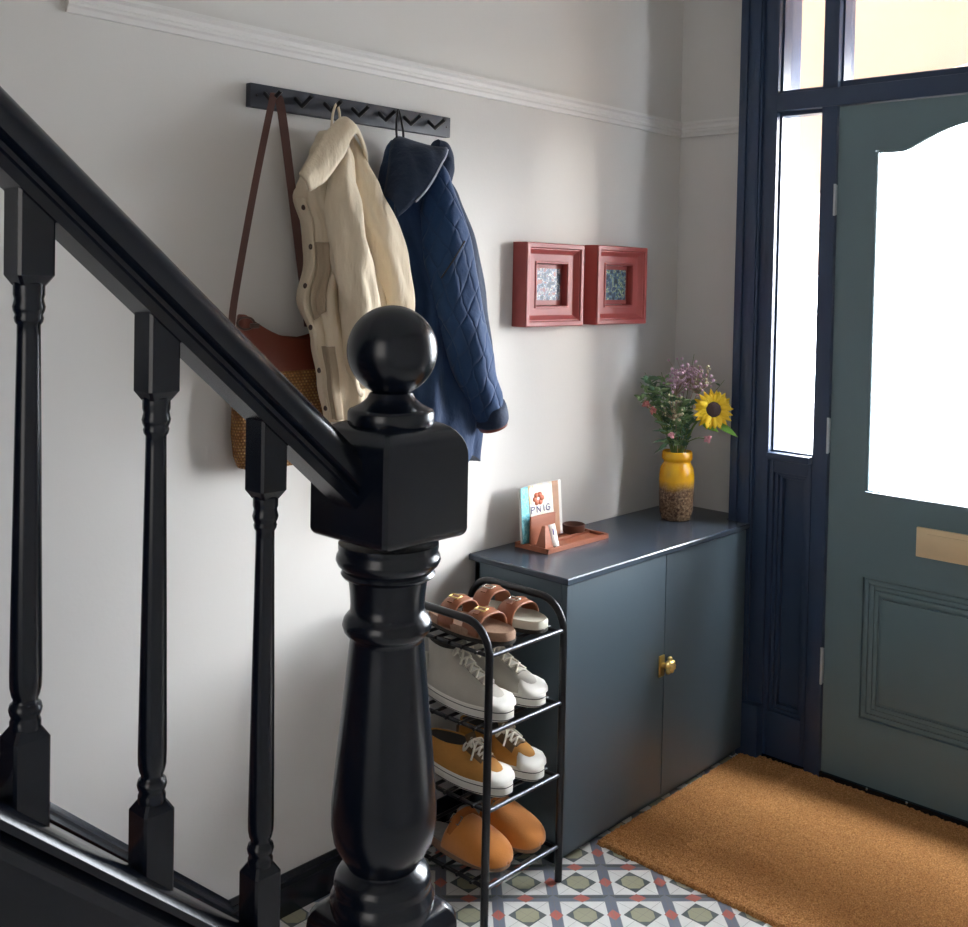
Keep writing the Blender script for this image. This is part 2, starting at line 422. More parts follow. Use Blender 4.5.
# ---- front door set: casing, mullions, transom
fx = 3.02
for y0, y1 in ((JI, JO), (mr(JO), mr(JI))):
    s_ = 1 if y0 > DC else -1
    o_, i_ = (y1, y0) if s_ > 0 else (y0, y1)
    mb = MB()
    for a, b, x in ((0, .026, 2.992), (.026, .066, 2.999), (.066, .073, 3.004), (.073, .120, 3.014)):
        ya, yb = o_-s_*a, o_-s_*b
        mb.box(x, 3.16, min(ya, yb), max(ya, yb), 0, 2.52, .002)
    mb.box(2.984, 3.05, min(o_+s_*.004, o_-s_*.122), max(o_+s_*.004, o_-s_*.122), 0, .17, .004)
    struct(mb, 'trim_3' if s_ > 0 else 'trim_4', M['navy'], ang=25)
mb = MB()
for (a, b) in ((1.392, 1.440), (mr(1.440), mr(1.392))):
    mb.box(3.012, 3.12, a, b, 0, 2.50, .003)
struct(mb, 'trim_5', M['navy'])
mb = MB().box(3.010, 3.12, mr(JI), JI, 2.003, 2.057, .003).box(3.016, 3.12, mr(JI), JI, 2.42, 2.52, .003)
struct(mb, 'trim_6', M['navy'])
# threshold
struct(MB().box(3.02, 3.20, mr(JI), JI, -.06, .012, .003), 'trim_7', M['black_gloss'])

def sash(n, y0, y1, z0, z1, x=3.052, fr=.012, label=None):
    """inner beads + pane"""
    mb = MB()
    fs = min(fr, .006)
    mb.box(x-.016, x+.03, y0, y0+fs, z0, z1).box(x-.016, x+.03, y1-fs, y1, z0, z1).box(x-.016, x+.03, y0+fs, y1-fs, z0, z0+fr).box(x-.016, x+.03, y0+fs, y1-fs, z1-fr, z1)
    o = struct(mb, n, M['navy'])
    p_ = MB().box(x+.004, x+.008, y0+fr*.6, y1-fr*.6, z0+fr*.6, z1-fr*.6).build('pane', M['pane'], o)
    portal(y0+fr, y1-fr, z0+fr, z1-fr, x+.012)
sash('window_1', 1.440, JI, .95, 2.003); sash('window_2', 1.440, JI, 2.057, 2.42)
sash('window_3', 1.392-.0, 1.392-.0+.0001, 0, 0.0001) if False else None
sash('window_3', mr(1.392), 1.392, 2.057, 2.42, fr=.022)
sash('window_4', mr(JI), mr(1.446), .95, 2.003); sash('window_5', mr(JI), mr(1.446), 2.057, 2.42)
# panelled dado under the sidelights
def dado(y0, y1, name):
    mb = MB().box(3.062, 3.10, y0, y1, 0, .95)
    mb.box(3.024, 3.08, y0, y0+.014, 0, .95, .002).box(3.024, 3.08, y1-.014, y1, 0, .95, .002).box(3.024, 3.08, y0+.014, y1-.014, 0, .15, .002).box(3.024, 3.08, y0+.014, y1-.014, .895, .95, .002)
    for k, (i, x) in enumerate(((.014, 3.036), (.024, 3.046))):
        a, b, c, d = y0+i, y1-i, .15+(i-.014), .895-(i-.014)
        t = .010
        mb.box(x, 3.07, a, a+t, c, d, .002).box(x, 3.07, b-t, b, c, d, .002).box(x, 3.07, a+t, b-t, c, c+t, .002).box(x, 3.07, a+t, b-t, d-t, d, .002)
    mb.box(3.0, 3.05, y0, y1, .935, .957, .003)
    struct(mb, name, M['navy'])
dado(1.446, JI, 'trim_8'); dado(mr(JI), mr(1.446), 'trim_9')

# ---- door leaf
DY0, DY1 = mr(1.389), 1.389
x0, x1 = 3.022, 3.066
gy = 1.278
def arch(y):
    d = abs(y-DC); return 1.865 if d > .205 else 1.865+.07*math.sin((.205-d)/.205*PI/2)
mb = MB()
mb.box(x0, x1, gy, DY1, .008, 2.0).box(x0, x1, DY0, mr(gy), .008, 2.0)
ys = [lerp(mr(gy), gy, k/40) for k in range(41)]
mb.prism_x([(y, arch(y)) for y in ys]+[(gy, 2.0), (mr(gy), 2.0)], x0, x1)
mb.box(x0, x1, mr(gy), gy, .628, .877).box(x0, x1, mr(gy), gy, .008, .215)
leaf = struct(mb, 'door_1', M['door'])
mb = MB().box(3.034, 3.056, mr(gy), gy, .215, .628)
for i, x in ((0, 3.0275), (.016, 3.030), (.030, 3.0265)):
    t = .012; a, b, c, d = mr(gy)+.004+i, gy-.004-i, .219+i, .624-i
    mb.box(x, 3.04, a, a+t, c, d, .0015).box(x, 3.04, b-t, b, c, d, .0015).box(x, 3.04, a+t, b-t, c, c+t, .0015).box(x, 3.04, a+t, b-t, d-t, d, .0015)
mb.box(3.026, 3.04, mr(gy)+.055, gy-.055, .270, .573, .003)
mb.build('panel', M['door'], leaf)
mb = MB()                                       # glazing bead round the arched light
path = [(gy-.004, .881), (gy-.004, 1.861)]+[(y, arch(y)-.004) for y in reversed(ys[1:-1])]+[(mr(gy)+.004, 1.861), (mr(gy)+.004, .881)]
mb.tube([(3.026, y, z) for y, z in path], .0055, 8, closed=True)
mb.build('glazing_bead', M['door'], leaf)
MB().prism_x([(mr(gy)-.004, .872), (gy+.004, .872)]+[(y, arch(y)+.004) for y in reversed(ys)], 3.042, 3.047).build('pane', M['pane'], leaf)
portal(mr(gy), gy, .88, 1.9, 3.072)
lp = MB().box(3.012, 3.022, .855, 1.125, .720, .803, .002).build('letter_plate', M['plate_brass'], leaf); lp['label'] = 'brass letter plate'
MB().box(3.008, 3.013, .885, 1.095, .735, .788, .002).build('letter_flap', M['plate_brass'], lp)
for za, zb in ((1.682, 1.771), (.978, 1.080), (.287, .393)):
    h = MB().box(3.010, 3.020, 1.388, 1.396, za, zb, .001)
    h.lathe([(.004, za-.002), (.004, zb+.002)], (3.011, 1.392, 0), 12)
    h.build('hinge', M['steel'], leaf)['label'] = 'steel butt hinge'
mb = MB().box(3.010, 3.022, DY0, DY1, .010, .022)
mb.build('draught_strip', M['black_gloss'], leaf)
for y in (1.243, 1.128): MB().sphere((3.010, y, .020), .0045, 2).build('screw', M['silver'], leaf)

# ---- outside
struct(MB().box(3.20, 14, -7, 9, -.12, -.02), 'ground', M['stone'])
mb = MB()
n = 40
arc = [(DC+.97*math.copysign(abs(math.cos(PI*k/n))**.75, math.cos(PI*k/n)), .75+1.50*max(0,math.sin(PI*k/n))**.8) for k in range(n+1)]
for k in range(n):
    (ya, za), (yb, zb) = arc[k], arc[k+1]
    mb.prism_x([(ya, za), (yb, zb), (yb, 3.6), (ya, 3.6)], 3.72, 3.95)
mb.box(3.72, 3.95, DC+.97, 3.0, -.02, 3.6).box(3.72, 3.95, -1.0, DC-.97, -.02, 3.6)
a = mb.build('porch_arch', M['brick'], ang=30); tag(a, 'peach rendered porch arch seen through the frosted glass beyond the front door', 'arch')

struct(MB().box(3.10, 3.23, -6, 8, 2.88, 9).box(3.10, 3.23, -6, YR-.12, -.06, 2.88).box(3.10, 3.23, YL+.12, 8, -.06, 2.88), 'wall_front', M['brick'])

# ================================================================ STAIRS
SL = .875
sy = lambda x: .800+SL*(.610-x)                 # top of the near string
wy = lambda x: .080+.89*(1.35-x)                # top of the wall string
NX, NY = .955, 1.05
st = thing('staircase', (.0, 1.5, 0), 'black painted staircase rising to the left behind the newel post', 'staircase')
xa, xb = NX-.075, -1.40
mb = MB()
def slope_prism(mb, prof, x_a, x_b, f):
    """prof of (y, dz) swept along the rake"""
    mb.rings([[Vector((x, y, f(x)+dz)) for y, dz in prof] for x in (x_a, x_b)])
slope_prism(mb, [(1.030, -.32), (1.070, -.32), (1.070, -.020), (1.030, -.020)], xa, xb, sy)
slope_prism(mb, [(1.012, -.020), (1.012, -.010), (1.016, -.004), (1.022, .0), (1.030, .004), (1.072, .004), (1.080, .0), (1.084, -.006), (1.084, -.020)], xa, xb, sy)
slope_prism(mb, [(1.020, -.050), (1.016, -.036), (1.022, -.024), (1.030, -.020), (1.032, -.050)], xa, xb, sy)
mb.build('string', M['black_gloss'], st, ang=25)
mb = MB(); slope_prism(mb, [(1.952, -.26), (1.9715, -.26), (1.9715, .0), (1.966, .0), (1.960, -.010), (1.956, -.014), (1.954, -.022), (1.948, -.030), (1.952, -.040)], 1.385, xb, wy)
v = mb.v
for q in v:
    if q.z < 0.001: q.z = 0.001
mb.build('wall_string', M['black_gloss'], st, ang=25)
mb = MB().prism_y([(xa, .002), (xb, .002), (xb, sy(xb)-.30), (xa, sy(xa)-.30)], 1.040, 1.060)
mb.build('spandrel_panel', M['black_gloss'], st)
go = .19/SL
nx = 1.18; z = .19
while z < 2.6 and nx-go > XB:
    MB().box(nx-go-.02, nx, 1.072, 1.950, z-.024, z, .006).build('tread', M['dark_wood'], st)
    MB().box(nx-.030, nx-.016, 1.072, 1.950, z-.19, z-.024).build('riser', M['black_gloss'], st)
    nx -= go; z += .19

# ---- newel post
nl = thing('newel_post', (NX, NY, 0), 'large black glossy newel post with a ball finial at the foot of the stairs', 'newel post')
def block(h0, h1, a, rt, rb, ch=.010):
    rings = []
    zs = [(h0, rb)]
    N_ = 8
    prof = []
    for k in range(N_+1):
        t = k/N_; prof.append((rb*(1-math.sin(t*PI/2)), h0+rb*(1-math.cos(t*PI/2))))
    for k in range(N_+1):
        t = k/N_; prof.append((rt*(1-math.cos(t*PI/2)), h1-rt+rt*math.sin(t*PI/2)))
    for ins, z_ in prof:
        h = a/2-ins*.85; c = min(ch, h*.4)
        rings.append([Vector((NX+x_, NY+y_, z_)) for x_, y_ in ((h-c, -h), (h, -h+c), (h, h-c), (h-c, h), (-h+c, h), (-h, h-c), (-h, -h+c), (-h+c, -h))])
    return rings
A = .152
mb = MB().rings(block(1.128, 1.281, A, .046, .012, .005)); mb.build('cap_block', M['black_gloss'], nl, ang=28)
ball = [(.029*1.0, 1.275), (.0555, 1.275), (.0575, 1.279), (.0575, 1.292), (.0555, 1.296), (.051, 1.298), (.041, 1.303), (.032, 1.311), (.0285, 1.318)]
nb = 28
for k in range(nb+1):
    a_ = -PI/2+.42+(PI-.42)*k/nb; ball.append((max(.0005, .0600*math.cos(a_)), 1.3740+.0600*math.sin(a_)))
MB().lathe(ball, (NX, NY, 0), 56).build('ball_finial', M['black_gloss'], nl, ang=40)
zy = lambda y: .648+(895-y)*.001348
sh = [(.067, zy(546)), (.067, zy(551)), (.066, zy(554)), (.069, zy(558)), (.070, zy(562)), (.067, zy(567)), (.061, zy(571)), (.060, zy(573)), (.063, zy(576)), (.060, zy(579)), (.053, zy(581)),
      (.052, zy(586)), (.0505, zy(595)), (.0495, zy(606)), (.0500, zy(614)), (.054, zy(617)), (.0580, zy(621)), (.0600, zy(627)), (.0575, zy(633)), (.053, zy(637)), (.050, zy(639)), (.0495, zy(643)),
      (.0525, zy(665)), (.0570, zy(700)), (.0625, zy(740)), (.0670, zy(775)), (.0705, zy(805)), (.0705, zy(825)), (.0665, zy(842)), (.0570, zy(855)), (.0500, zy(863)), (.0480, zy(866)), (.0500, zy(868)),
      (.058, zy(871)), (.0640, zy(878)), (.0655, zy(884)), (.0640, zy(889)), (.0655, zy(892)), (.0700, zy(898)), (.0700, zy(904)), (.0690, zy(912)), (.069, zy(918))]
MB().lathe(list(reversed(sh)), (NX, NY, 0), 56).build('turned_shaft', M['black_gloss'], nl, ang=50)
MB().rings(block(.0, .634, A, .030, .0005)).build('base_block', M['black_gloss'], nl, ang=28)

# ---- handrail
def rail_top(x): return 1.503+SL*(.60-x)
hp = []
for k in range(17):                             # rounded top
    a_ = PI*k/16; hp.append((.0340*math.cos(a_), -.042+.042*max(0,math.sin(a_))**.8))
hp += [(-.032, -.050), (-.026, -.055), (-.022, -.057), (-.022, -.061), (-.026, -.063), (-.026, -.066), (-.0215, -.068), (-.0215, -.083), (.0215, -.083), (.0215, -.068), (.026, -.066), (.026, -.063), (.022, -.061), (.022, -.057), (.026, -.055), (.032, -.050)]
mb = MB(); slope_prism(mb, [(NY+y, dz) for y, dz in hp], NX-.072, -1.2, rail_top)
h = mb.build('handrail', M['black_gloss'], ang=30); tag(h, 'long black glossy handrail sloping down from upper left into the newel', 'handrail')

# ---- balusters
def baluster():
    t = local(thing('baluster', (0, 0, 0), '', 'baluster', 'turned balusters under the handrail'))
    L = .441; s = .0186
    def sq(z0, z1, top_cham, bot_cham, slope0=0, slope1=0, c=.0028):
        rr = []
        for z_, i in ((z0, .006 if bot_cham else 0), (z0+.010, 0), (z1-.010, 0), (z1, .006 if top_cham else 0)):
            h = s-i; ring = []
            for x_, y_ in ((h-c, -h), (h, -h+c), (h, h-c), (h-c, h), (-h+c, h), (-h, h-c), (-h, -h+c), (-h+c, -h)):
                dz = 0
                if z_ == z0: dz = -slope0*x_
                if z_ == z1: dz = -slope1*x_
                ring.append(Vector((x_, y_, z_+dz)))
            rr.append(ring)
        return MB().rings(rr)
    # origin: top of the lower block
    sq(-.088, 0, True, False, slope0=SL).build('base_block', M['black_gloss'], t, ang=28)
    sq(L, L+.095, False, True, slope1=SL).build('top_block', M['black_gloss'], t, ang=28)
    pr = [(.0150, -.002), (.0150, .006), (.0135, .010), (.0150, .013), (.0162, .018), (.0150, .023), (.0125, .025), (.0118, .028), (.0135, .032), (.0152, .040), (.0155, .055), (.0148, .12), (.0136, .22), (.0122, .32), (.0112, .390), (.0112, .402),
          (.0132, .405), (.0140, .409), (.0130, .412), (.0148, .416), (.0156, .420), (.0146, .424), (.0138, .428), (.0150, .432), (.0150, L+.002)]
    MB().lathe(pr, (0, 0, 0), 28).build('turned_shaft', M['black_gloss'], t, ang=50)
    return t
bal = baluster()
bl = [('turned black baluster nearest the newel post, its top hiding part of the straw bag', .756), ('turned black baluster in the middle of the three in view', .6105), ('turned black baluster at the far left edge of the picture', .4695)]
for i, (lab, x) in enumerate(bl):
    o = bal if i == 0 else copy_tree(bal)
    o.location = (x, NY, .891+SL*(.6105-x)); o['label'] = lab

# ================================================================ HOOK RAIL AND WHAT HANGS ON IT
hr = thing('hook_rail', (1.659, YL, 1.835), 'charcoal grey wall rail with seven black V shaped hooks', 'hook rail')
MB().box(1.352, 1.966, 1.954, YL, 1.835, 1.8865, .002).build('backboard', M['rail_grey'], hr)
for k in range(7):
    x = 1.390+.083*k
    h = MB().tube([(x, 1.956, 1.868), (x, 1.930, 1.849), (x, 1.8965, 1.868)], .0052, 8)
    h.build('hook', M['hook_black'], hr, ang=50)
for x in (1.368, 1.952): MB().sphere((x, 1.954, 1.861), .003, 2, (1, .4, 1)).build('screw', M['hook_black'], hr)

# ---- straw bag
bag = thing('straw_bag', (1.405, 1.91, 1.06), 'straw shoulder bag with tan leather top hanging by a brown strap at left', 'bag')
def bring(z, cx, a, b, cy, e=.62, n=48, zf=None, k=1):
    ring = []
    for j in range(n):
        t = 2*PI*j/n; c, s = math.cos(t), math.sin(t)
        x = cx+a*k*math.copysign(abs(c)**e, c); y = cy+b*k*math.copysign(abs(s)**e, s)
        ring.append(Vector((x, min(y, 1.966), z+(zf(x) if zf else 0))))
    return ring
bx, by = 1.433, 1.932
rings = []
for z, a, b in ((1.055, .070, .020), (1.050, .095, .030), (1.056, .112, .038), (1.08, .122, .046), (1.13, .128, .050), (1.19, .127, .049), (1.26, .122, .046), (1.300, .119, .043)):
    rings.append(bring(z, bx, a, b*.64, by))
MB().rings(rings).build('basket', M['straw'], bag, ang=60)
lz = lambda x: .055*(max(-1, min(1, (x-bx-.03)/.14)))**2
rings = [bring(1.262, bx, .1235, .0475*.66, by), bring(1.268, bx, .1245, .0485*.66, by), bring(1.30, bx, .122, .046*.66, by, zf=lambda x: lz(x)*.5), bring(1.328, bx, .117, .040*.66, by, zf=lz), bring(1.331, bx, .114, .036*.66, by, zf=lz), bring(1.31, bx, .110, .032*.66, by, zf=lz)]
MB().rings(rings).build('leather_collar', M['leather'], bag, ang=60)
def ribbon(pts, wdir, w, th=.003):
    pts = [Vector(p) for p in pts]; wd = Vector(wdir).normalized(); mb = MB(); rr = []
    for i, p_ in enumerate(pts):
        t = (pts[min(i+1, len(pts)-1)]-pts[max(i-1, 0)]).normalized(); n_ = t.cross(wd).normalized()
        rr.append([p_+wd*w/2+n_*th/2, p_+wd*w/2-n_*th/2, p_-wd*w/2-n_*th/2, p_-wd*w/2+n_*th/2])
    return mb.rings(rr)
top = (1.390, 1.922, 1.860)
ribbon(smooth_path([top, (1.380, 1.915, 1.845), (1.330, 1.905, 1.65), (1.288, 1.906, 1.43), (1.278, 1.906, 1.345)], 24), (.75, -.45, 0), .015).build('strap', M['strap'], bag, ang=50)
ribbon(smooth_path([top, (1.402, 1.915, 1.842), (1.440, 1.925, 1.68), (1.49, 1.950, 1.50), (1.515, 1.950, 1.355)], 24), (.75, -.55, 0), .019).build('strap', M['strap'], bag, ang=50)
mb = MB(); mb.tube([(1.312+.016*math.cos(t), 1.902-.008*math.cos(t), 1.368+.013*math.sin(t)) for t in [2*PI*k/20 for k in range(20)]], .0024, 8, closed=True)
mb.box(1.320, 1.338, 1.888, 1.900, 1.358, 1.368, .002)
mb.build('ring', M['button'], bag)

# ---- cream coat
def garment(tab, n=96, nz=60, folds=None):
    """tab rows (z, xl, xr, yf, yb); returns surface function S(phi, z, off)"""
    def S(ph, z, off=0):
        xl, xr, yf, yb = interp(tab, z)
        cx, cy, a, b = (xl+xr)/2, (yf+yb)/2, (xr-xl)/2, (yb-yf)/2
        c, s = math.cos(ph), math.sin(ph); e = .80
        k = 1+(folds(ph, z) if folds else 0)
        x = cx+(a*k+off)*math.copysign(abs(c)**e, c); y = cy-(b*(1+(k-1)*1.8)+off)*math.copysign(abs(s)**e, s)
        return Vector((x, min(y, 1.968), z))
    z0, z1 = tab[0][0], tab[-1][0]
    rings = [[S(2*PI*j/n, lerp(z0, z1, i/nz)) for j in range(n)] for i in range(nz+1)]
    return S, rings
coat = thing('jacket', (1.56, 1.90, 1.145), 'cream cotton overshirt jacket hanging by its collar next to the straw bag', 'jacket')
ct = [(1.148, 1.503, 1.66, 1.825, 1.900), (1.24, 1.478, 1.675, 1.815, 1.900), (1.33, 1.460, 1.685, 1.815, 1.902), (1.42, 1.452, 1.685, 1.820, 1.962), (1.50, 1.474, 1.665, 1.825, 1.962), (1.57, 1.470, 1.64, 1.83, 1.962), (1.65, 1.442, 1.615, 1.83, 1.962), (1.70, 1.468, 1.600, 1.845, 1.962), (1.75, 1.497, 1.582, 1.865, 1.960), (1.785, 1.515, 1.570, 1.88, 1.955), (1.800, 1.525, 1.555, 1.90, 1.945)]
def cf(ph, z):
    t = max(0, min(1, (1.80-z)/.35)); s = max(0., math.sin(ph))**.5 if math.sin(ph) > 0 else 0
    return s*t*(.10*math.sin(9*ph+3.5*z+.6)+.05*math.sin(17*ph-8*z)+.02*math.sin(31*ph+20*z))
S, rings = garment(ct, folds=cf)
for k in range(1, 4):                           # turned-under hem
    pass
MB().rings(rings).build('body', M['coat'], coat, ang=80)
def patch(S, p0, p1, z0, z1, off, nu=12, nz=12, skew=0, cut=0):
    rows = []
    for i in range(nz+1):
        v_ = i/nz; row = []
        for j in range(nu+1):
            u_ = j/nu; zz = lerp(z0, z1, v_)+skew*u_*(1-v_)
            row.append(S(lerp(p0, p1, u_), zz, off))
        rows.append(row)
    return MB().grid(rows)
patch(S, 2.42, 2.86, 1.395, 1.545, .007, skew=-.02).build('chest_pocket', M['coat_dark'], coat, solid=.003)['label'] = 'darker beige pocket'
patch(S, 2.30, 2.80, 1.155, 1.318, .007).build('hip_pocket', M['coat_dark'], coat, solid=.003)['label'] = 'darker beige pocket'
patch(S, 2.90, 3.20, 1.150, 1.640, .005, 6, 40).build('button_placket', M['coat'], coat, solid=.003)
for z in (1.62, 1.535, 1.449, 1.359, 1.265, 1.18):
    q = S(3.0, z, .008)
    MB().sphere(q, .0065, 2, (.8, .6, 1)).build('button', M['button'], coat)
def sleeve(path, rad, amp=.16, sq=(1, 1), seed=0, n=44, steps=64, cuff=None):
    P = smooth_path(path, steps); rr = []
    for i in range(steps):
        t = i/(steps-1)*(len(rad)-1); k = min(int(t), len(rad)-2); u_ = t-k; u_ = u_*u_*(3-2*u_); rr.append(lerp(rad[k], rad[k+1], u_))
    rf = lambda t, a: 1+amp*(.5*math.sin(3*a+9*t+seed)+.40*math.sin(5*a-14*t+seed*2)+.35*math.sin(2*a+34*t+seed)*(.3+t*.7)+.22*math.sin(7*a+22*t))
    return MB().tube(P, rr, n, rf, flat=sq)
sleeve([(1.520, 1.855, 1.790), (1.508, 1.832, 1.72), (1.498, 1.810, 1.62), (1.508, 1.800, 1.52), (1.528, 1.795, 1.42), (1.545, 1.798, 1.32), (1.572, 1.805, 1.235)], [.014, .026, .037, .043, .043, .039, .034], seed=.5).build('sleeve', M['coat'], coat, ang=80)
sleeve([(1.555, 1.87, 1.79), (1.570, 1.855, 1.73), (1.590, 1.840, 1.66), (1.625, 1.832, 1.57), (1.662, 1.832, 1.47), (1.680, 1.836, 1.37), (1.668, 1.84, 1.26), (1.655, 1.84, 1.18)], [.012, .022, .031, .041, .047, .047, .042, .038], seed=2.2).build('sleeve', M['coat'], coat, ang=80)
mb = MB()                                       # looped cuff tab
mb.tube(smooth_path([(1.520, 1.765, 1.295), (1.500, 1.760, 1.280), (1.495, 1.757, 1.255), (1.505, 1.762, 1.230), (1.525, 1.77, 1.215)], 20), .0075, 8, flat=(1, .5)); mb.build('cuff_tab', M['coat'], coat, ang=80)
# stand collar folded over and swept out to the left
up_ = smooth_path([(1.602, 1.865, 1.700), (1.590, 1.858, 1.765), (1.555, 1.850, 1.808), (1.512, 1.845, 1.820), (1.470, 1.835, 1.786), (1.420, 1.818, 1.734), (1.370, 1.803, 1.682)], 40)
lo_ = smooth_path([(1.592, 1.845, 1.690), (1.570, 1.828, 1.745), (1.540, 1.815, 1.780), (1.512, 1.808, 1.772), (1.480, 1.800, 1.722), (1.445, 1.800, 1.684), (1.392, 1.797, 1.646)], 40)
mb = MB(); rows = []
for k in range(9):
    t = k/8; bul = math.sin(t*PI)*.010
    rows.append([p_.lerp(q_, t)+Vector((-.4, -1, .2))*bul+Vector((0, 0, .003*math.sin(i*.5))) for i, (p_, q_) in enumerate(zip(up_, lo_))])
mb.grid(rows); mb.build('collar', M['coat'], coat, ang=80, solid=.006)
mb = MB().tube(smooth_path([(1.532, 1.90, 1.805), (1.540, 1.905, 1.84), (1.554, 1.910, 1.862), (1.563, 1.910, 1.84), (1.558, 1.905, 1.805)], 20), .0030, 8); mb.build('hanging_loop', M['coat'], coat)

# ---- blue quilted jacket
jk = thing('jacket', (1.84, 1.88, 1.02), 'navy blue quilted jacket hanging by a loop at the right of the hook rail', 'jacket')
jt = [(1.000, 1.74, 1.995, 1.820, 1.955), (1.10, 1.74, 2.000, 1.812, 1.958), (1.20, 1.742, 2.010, 1.810, 1.960), (1.30, 1.742, 2.015, 1.812, 1.962), (1.42, 1.742, 1.985, 1.812, 1.962), (1.50, 1.725, 1.960, 1.815, 1.962), (1.58, 1.690, 1.925, 1.82, 1.962), (1.66, 1.672, 1.880, 1.830, 1.962), (1.72, 1.700, 1.850, 1.845, 1.960), (1.765, 1.715, 1.822, 1.86, 1.955), (1.792, 1.725, 1.785, 1.88, 1.945), (1.802, 1.735, 1.765, 1.895, 1.935)]
def jf(ph, z):
    t = max(0, min(1, (1.78-z)/.4)); s = math.sin(ph) if math.sin(ph) > 0 else 0
    return (s**.5)*t*(.07*math.sin(7*ph+2.5*z+2)+.03*math.sin(13*ph-6*z))
SJ, rings = garment(jt, folds=jf)
for i, r in enumerate(rings):                   # hem climbs to the right
    for q in r: q.z += max(0, 1-i/25)*(.16*(q.x-1.95)+.03*math.sin(q.x*30))
MB().rings(rings).build('body', M['denim'], jk, ang=80)
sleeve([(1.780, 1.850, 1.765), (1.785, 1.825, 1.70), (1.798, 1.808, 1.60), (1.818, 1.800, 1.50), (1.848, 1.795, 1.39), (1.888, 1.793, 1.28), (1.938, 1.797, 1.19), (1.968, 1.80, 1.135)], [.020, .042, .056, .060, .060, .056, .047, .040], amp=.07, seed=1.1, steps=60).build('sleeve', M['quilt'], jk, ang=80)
sleeve([(1.83, 1.89, 1.745), (1.875, 1.885, 1.66), (1.93, 1.885, 1.55), (1.965, 1.885, 1.43), (2.00, 1.885, 1.30), (2.020, 1.88, 1.19), (2.025, 1.88, 1.14)], [.025, .042, .050, .050, .046, .040, .036], amp=.06, seed=3.1).build('sleeve', M['denim_dark'], jk, ang=80)
P = smooth_path([(1.964, 1.798, 1.158), (1.974, 1.799, 1.132), (1.982, 1.80, 1.110)], 8)
MB().tube(P, [.043, .045, .0455, .0455, .0455, .045, .044, .041], 28, lambda t, a: 1+.04*math.sin(3*a+2)).build('cuff', M['denim_dark'], jk, ang=80)
MB().tube([(1.980, 1.80, 1.114), (1.985, 1.80, 1.101)], [.040, .037], 24).build('cuff_lining', M['leather'], jk)['label'] = 'brown cuff lining'
# collar turned over, with pale piping on its edge
up_ = smooth_path([(1.650, 1.850, 1.660), (1.675, 1.865, 1.72), (1.700, 1.885, 1.780), (1.728, 1.895, 1.804), (1.765, 1.890, 1.800), (1.805, 1.880, 1.790), (1.830, 1.860, 1.775)], 44)
lo_ = smooth_path([(1.630, 1.785, 1.605), (1.662, 1.772, 1.636), (1.695, 1.765, 1.668), (1.722, 1.765, 1.700), (1.748, 1.772, 1.730), (1.778, 1.785, 1.756), (1.812, 1.812, 1.778)], 44)
rows = []
for k in range(11):
    t = k/10; bul = math.sin(t*PI)*.018
    rows.append([p_.lerp(q_, t)+Vector((-.5, -1, .3))*bul+Vector((0, -.004*math.sin(i*.45+t*4)*math.sin(t*PI), .0)) for i, (p_, q_) in enumerate(zip(up_, lo_))])
col_ = MB().grid(rows).build('collar', M['denim_dark'], jk, ang=80, solid=.008)
MB().tube([Vector(p_)+Vector((0, -.003, 0)) for p_ in lo_[9:]], .0026, 8).build('piping', M['piping'], col_)['label'] = 'pale piping'
sleeve([(1.825, 1.865, 1.795), (1.850, 1.865, 1.782), (1.862, 1.870, 1.75), (1.862, 1.878, 1.71), (1.850, 1.885, 1.67)], [.016, .024, .026, .024, .018], amp=.05).build('collar_back', M['denim_dark'], jk, ang=80)
q0, q1 = SJ(1.25, 1.555, .004), SJ(2.0, 1.46, .004)
MB().tube(smooth_path([(1.812, 1.746, 1.560), (1.782, 1.750, 1.518), (1.762, 1.772, 1.472)], 12), .0022, 6).build('pocket_seam', M['hook_black'], jk)
for dx in (-.007, .007):
    pass
MB().tube(smooth_path([(1.722, 1.89, 1.800), (1.722, 1.892, 1.83), (1.731, 1.896, 1.872), (1.742, 1.892, 1.83), (1.744, 1.89, 1.800)], 24), .0028, 8).build('hanging_loop', M['hook_black'], jk)

# ================================================================ RED FRAMES
def picture(x0, x1, z0, z1, label, photo, tilt=0):
    t = thing('picture_frame', ((x0+x1)/2, YL, z0), label, 'picture frame', 'red picture frames')
    yf, yb = 1.920, YL
    cx, cz = (x0+x1)/2, (z0+z1)/2; W, H = (x1-x0)/2, (z1-z0)/2
    prof = [(0, yb), (0, yf+.004), (.003, yf), (.014, yf), (.017, yf+.005), (.020, yf+.005), (.030, yf+.014), (.034, yf+.016), (.054, yf+.016), (.056, yf+.013), (.060, yf+.013), (.062, yf+.016), (.062, yf+.036), (.062, yb)]
    rr = []
    for ins, y in prof:
        a, b = W-ins, H-ins*.95
        rr.append([Vector((cx-a, y, cz-b)), Vector((cx+a, y, cz-b)), Vector((cx+a, y, cz+b)), Vector((cx-a, y, cz+b))])
    MB().rings(rr, caps=False, closed=True).build('frame', M['red_frame'], t, ang=20)
    a, b = W-.063, H-.060
    MB().box(cx-a, cx+a, yf+.034, yb-.004, cz-b, cz+b).build('mount', M['red_frame'], t)
    p_ = MB().box(cx-a+.009, cx+a-.009, yf+.0325, yf+.0345, cz-b+.014, cz+b-.012).build('photograph', photo, t); p_['label'] = 'small colour photograph'
picture(2.242, 2.502, 1.341, 1.578, 'left of two chunky terracotta red picture frames, nearer the jacket', M['photo_a'])
picture(2.567, 2.828, 1.342, 1.581, 'right of two chunky terracotta red picture frames, nearer the door', M['photo_b'])

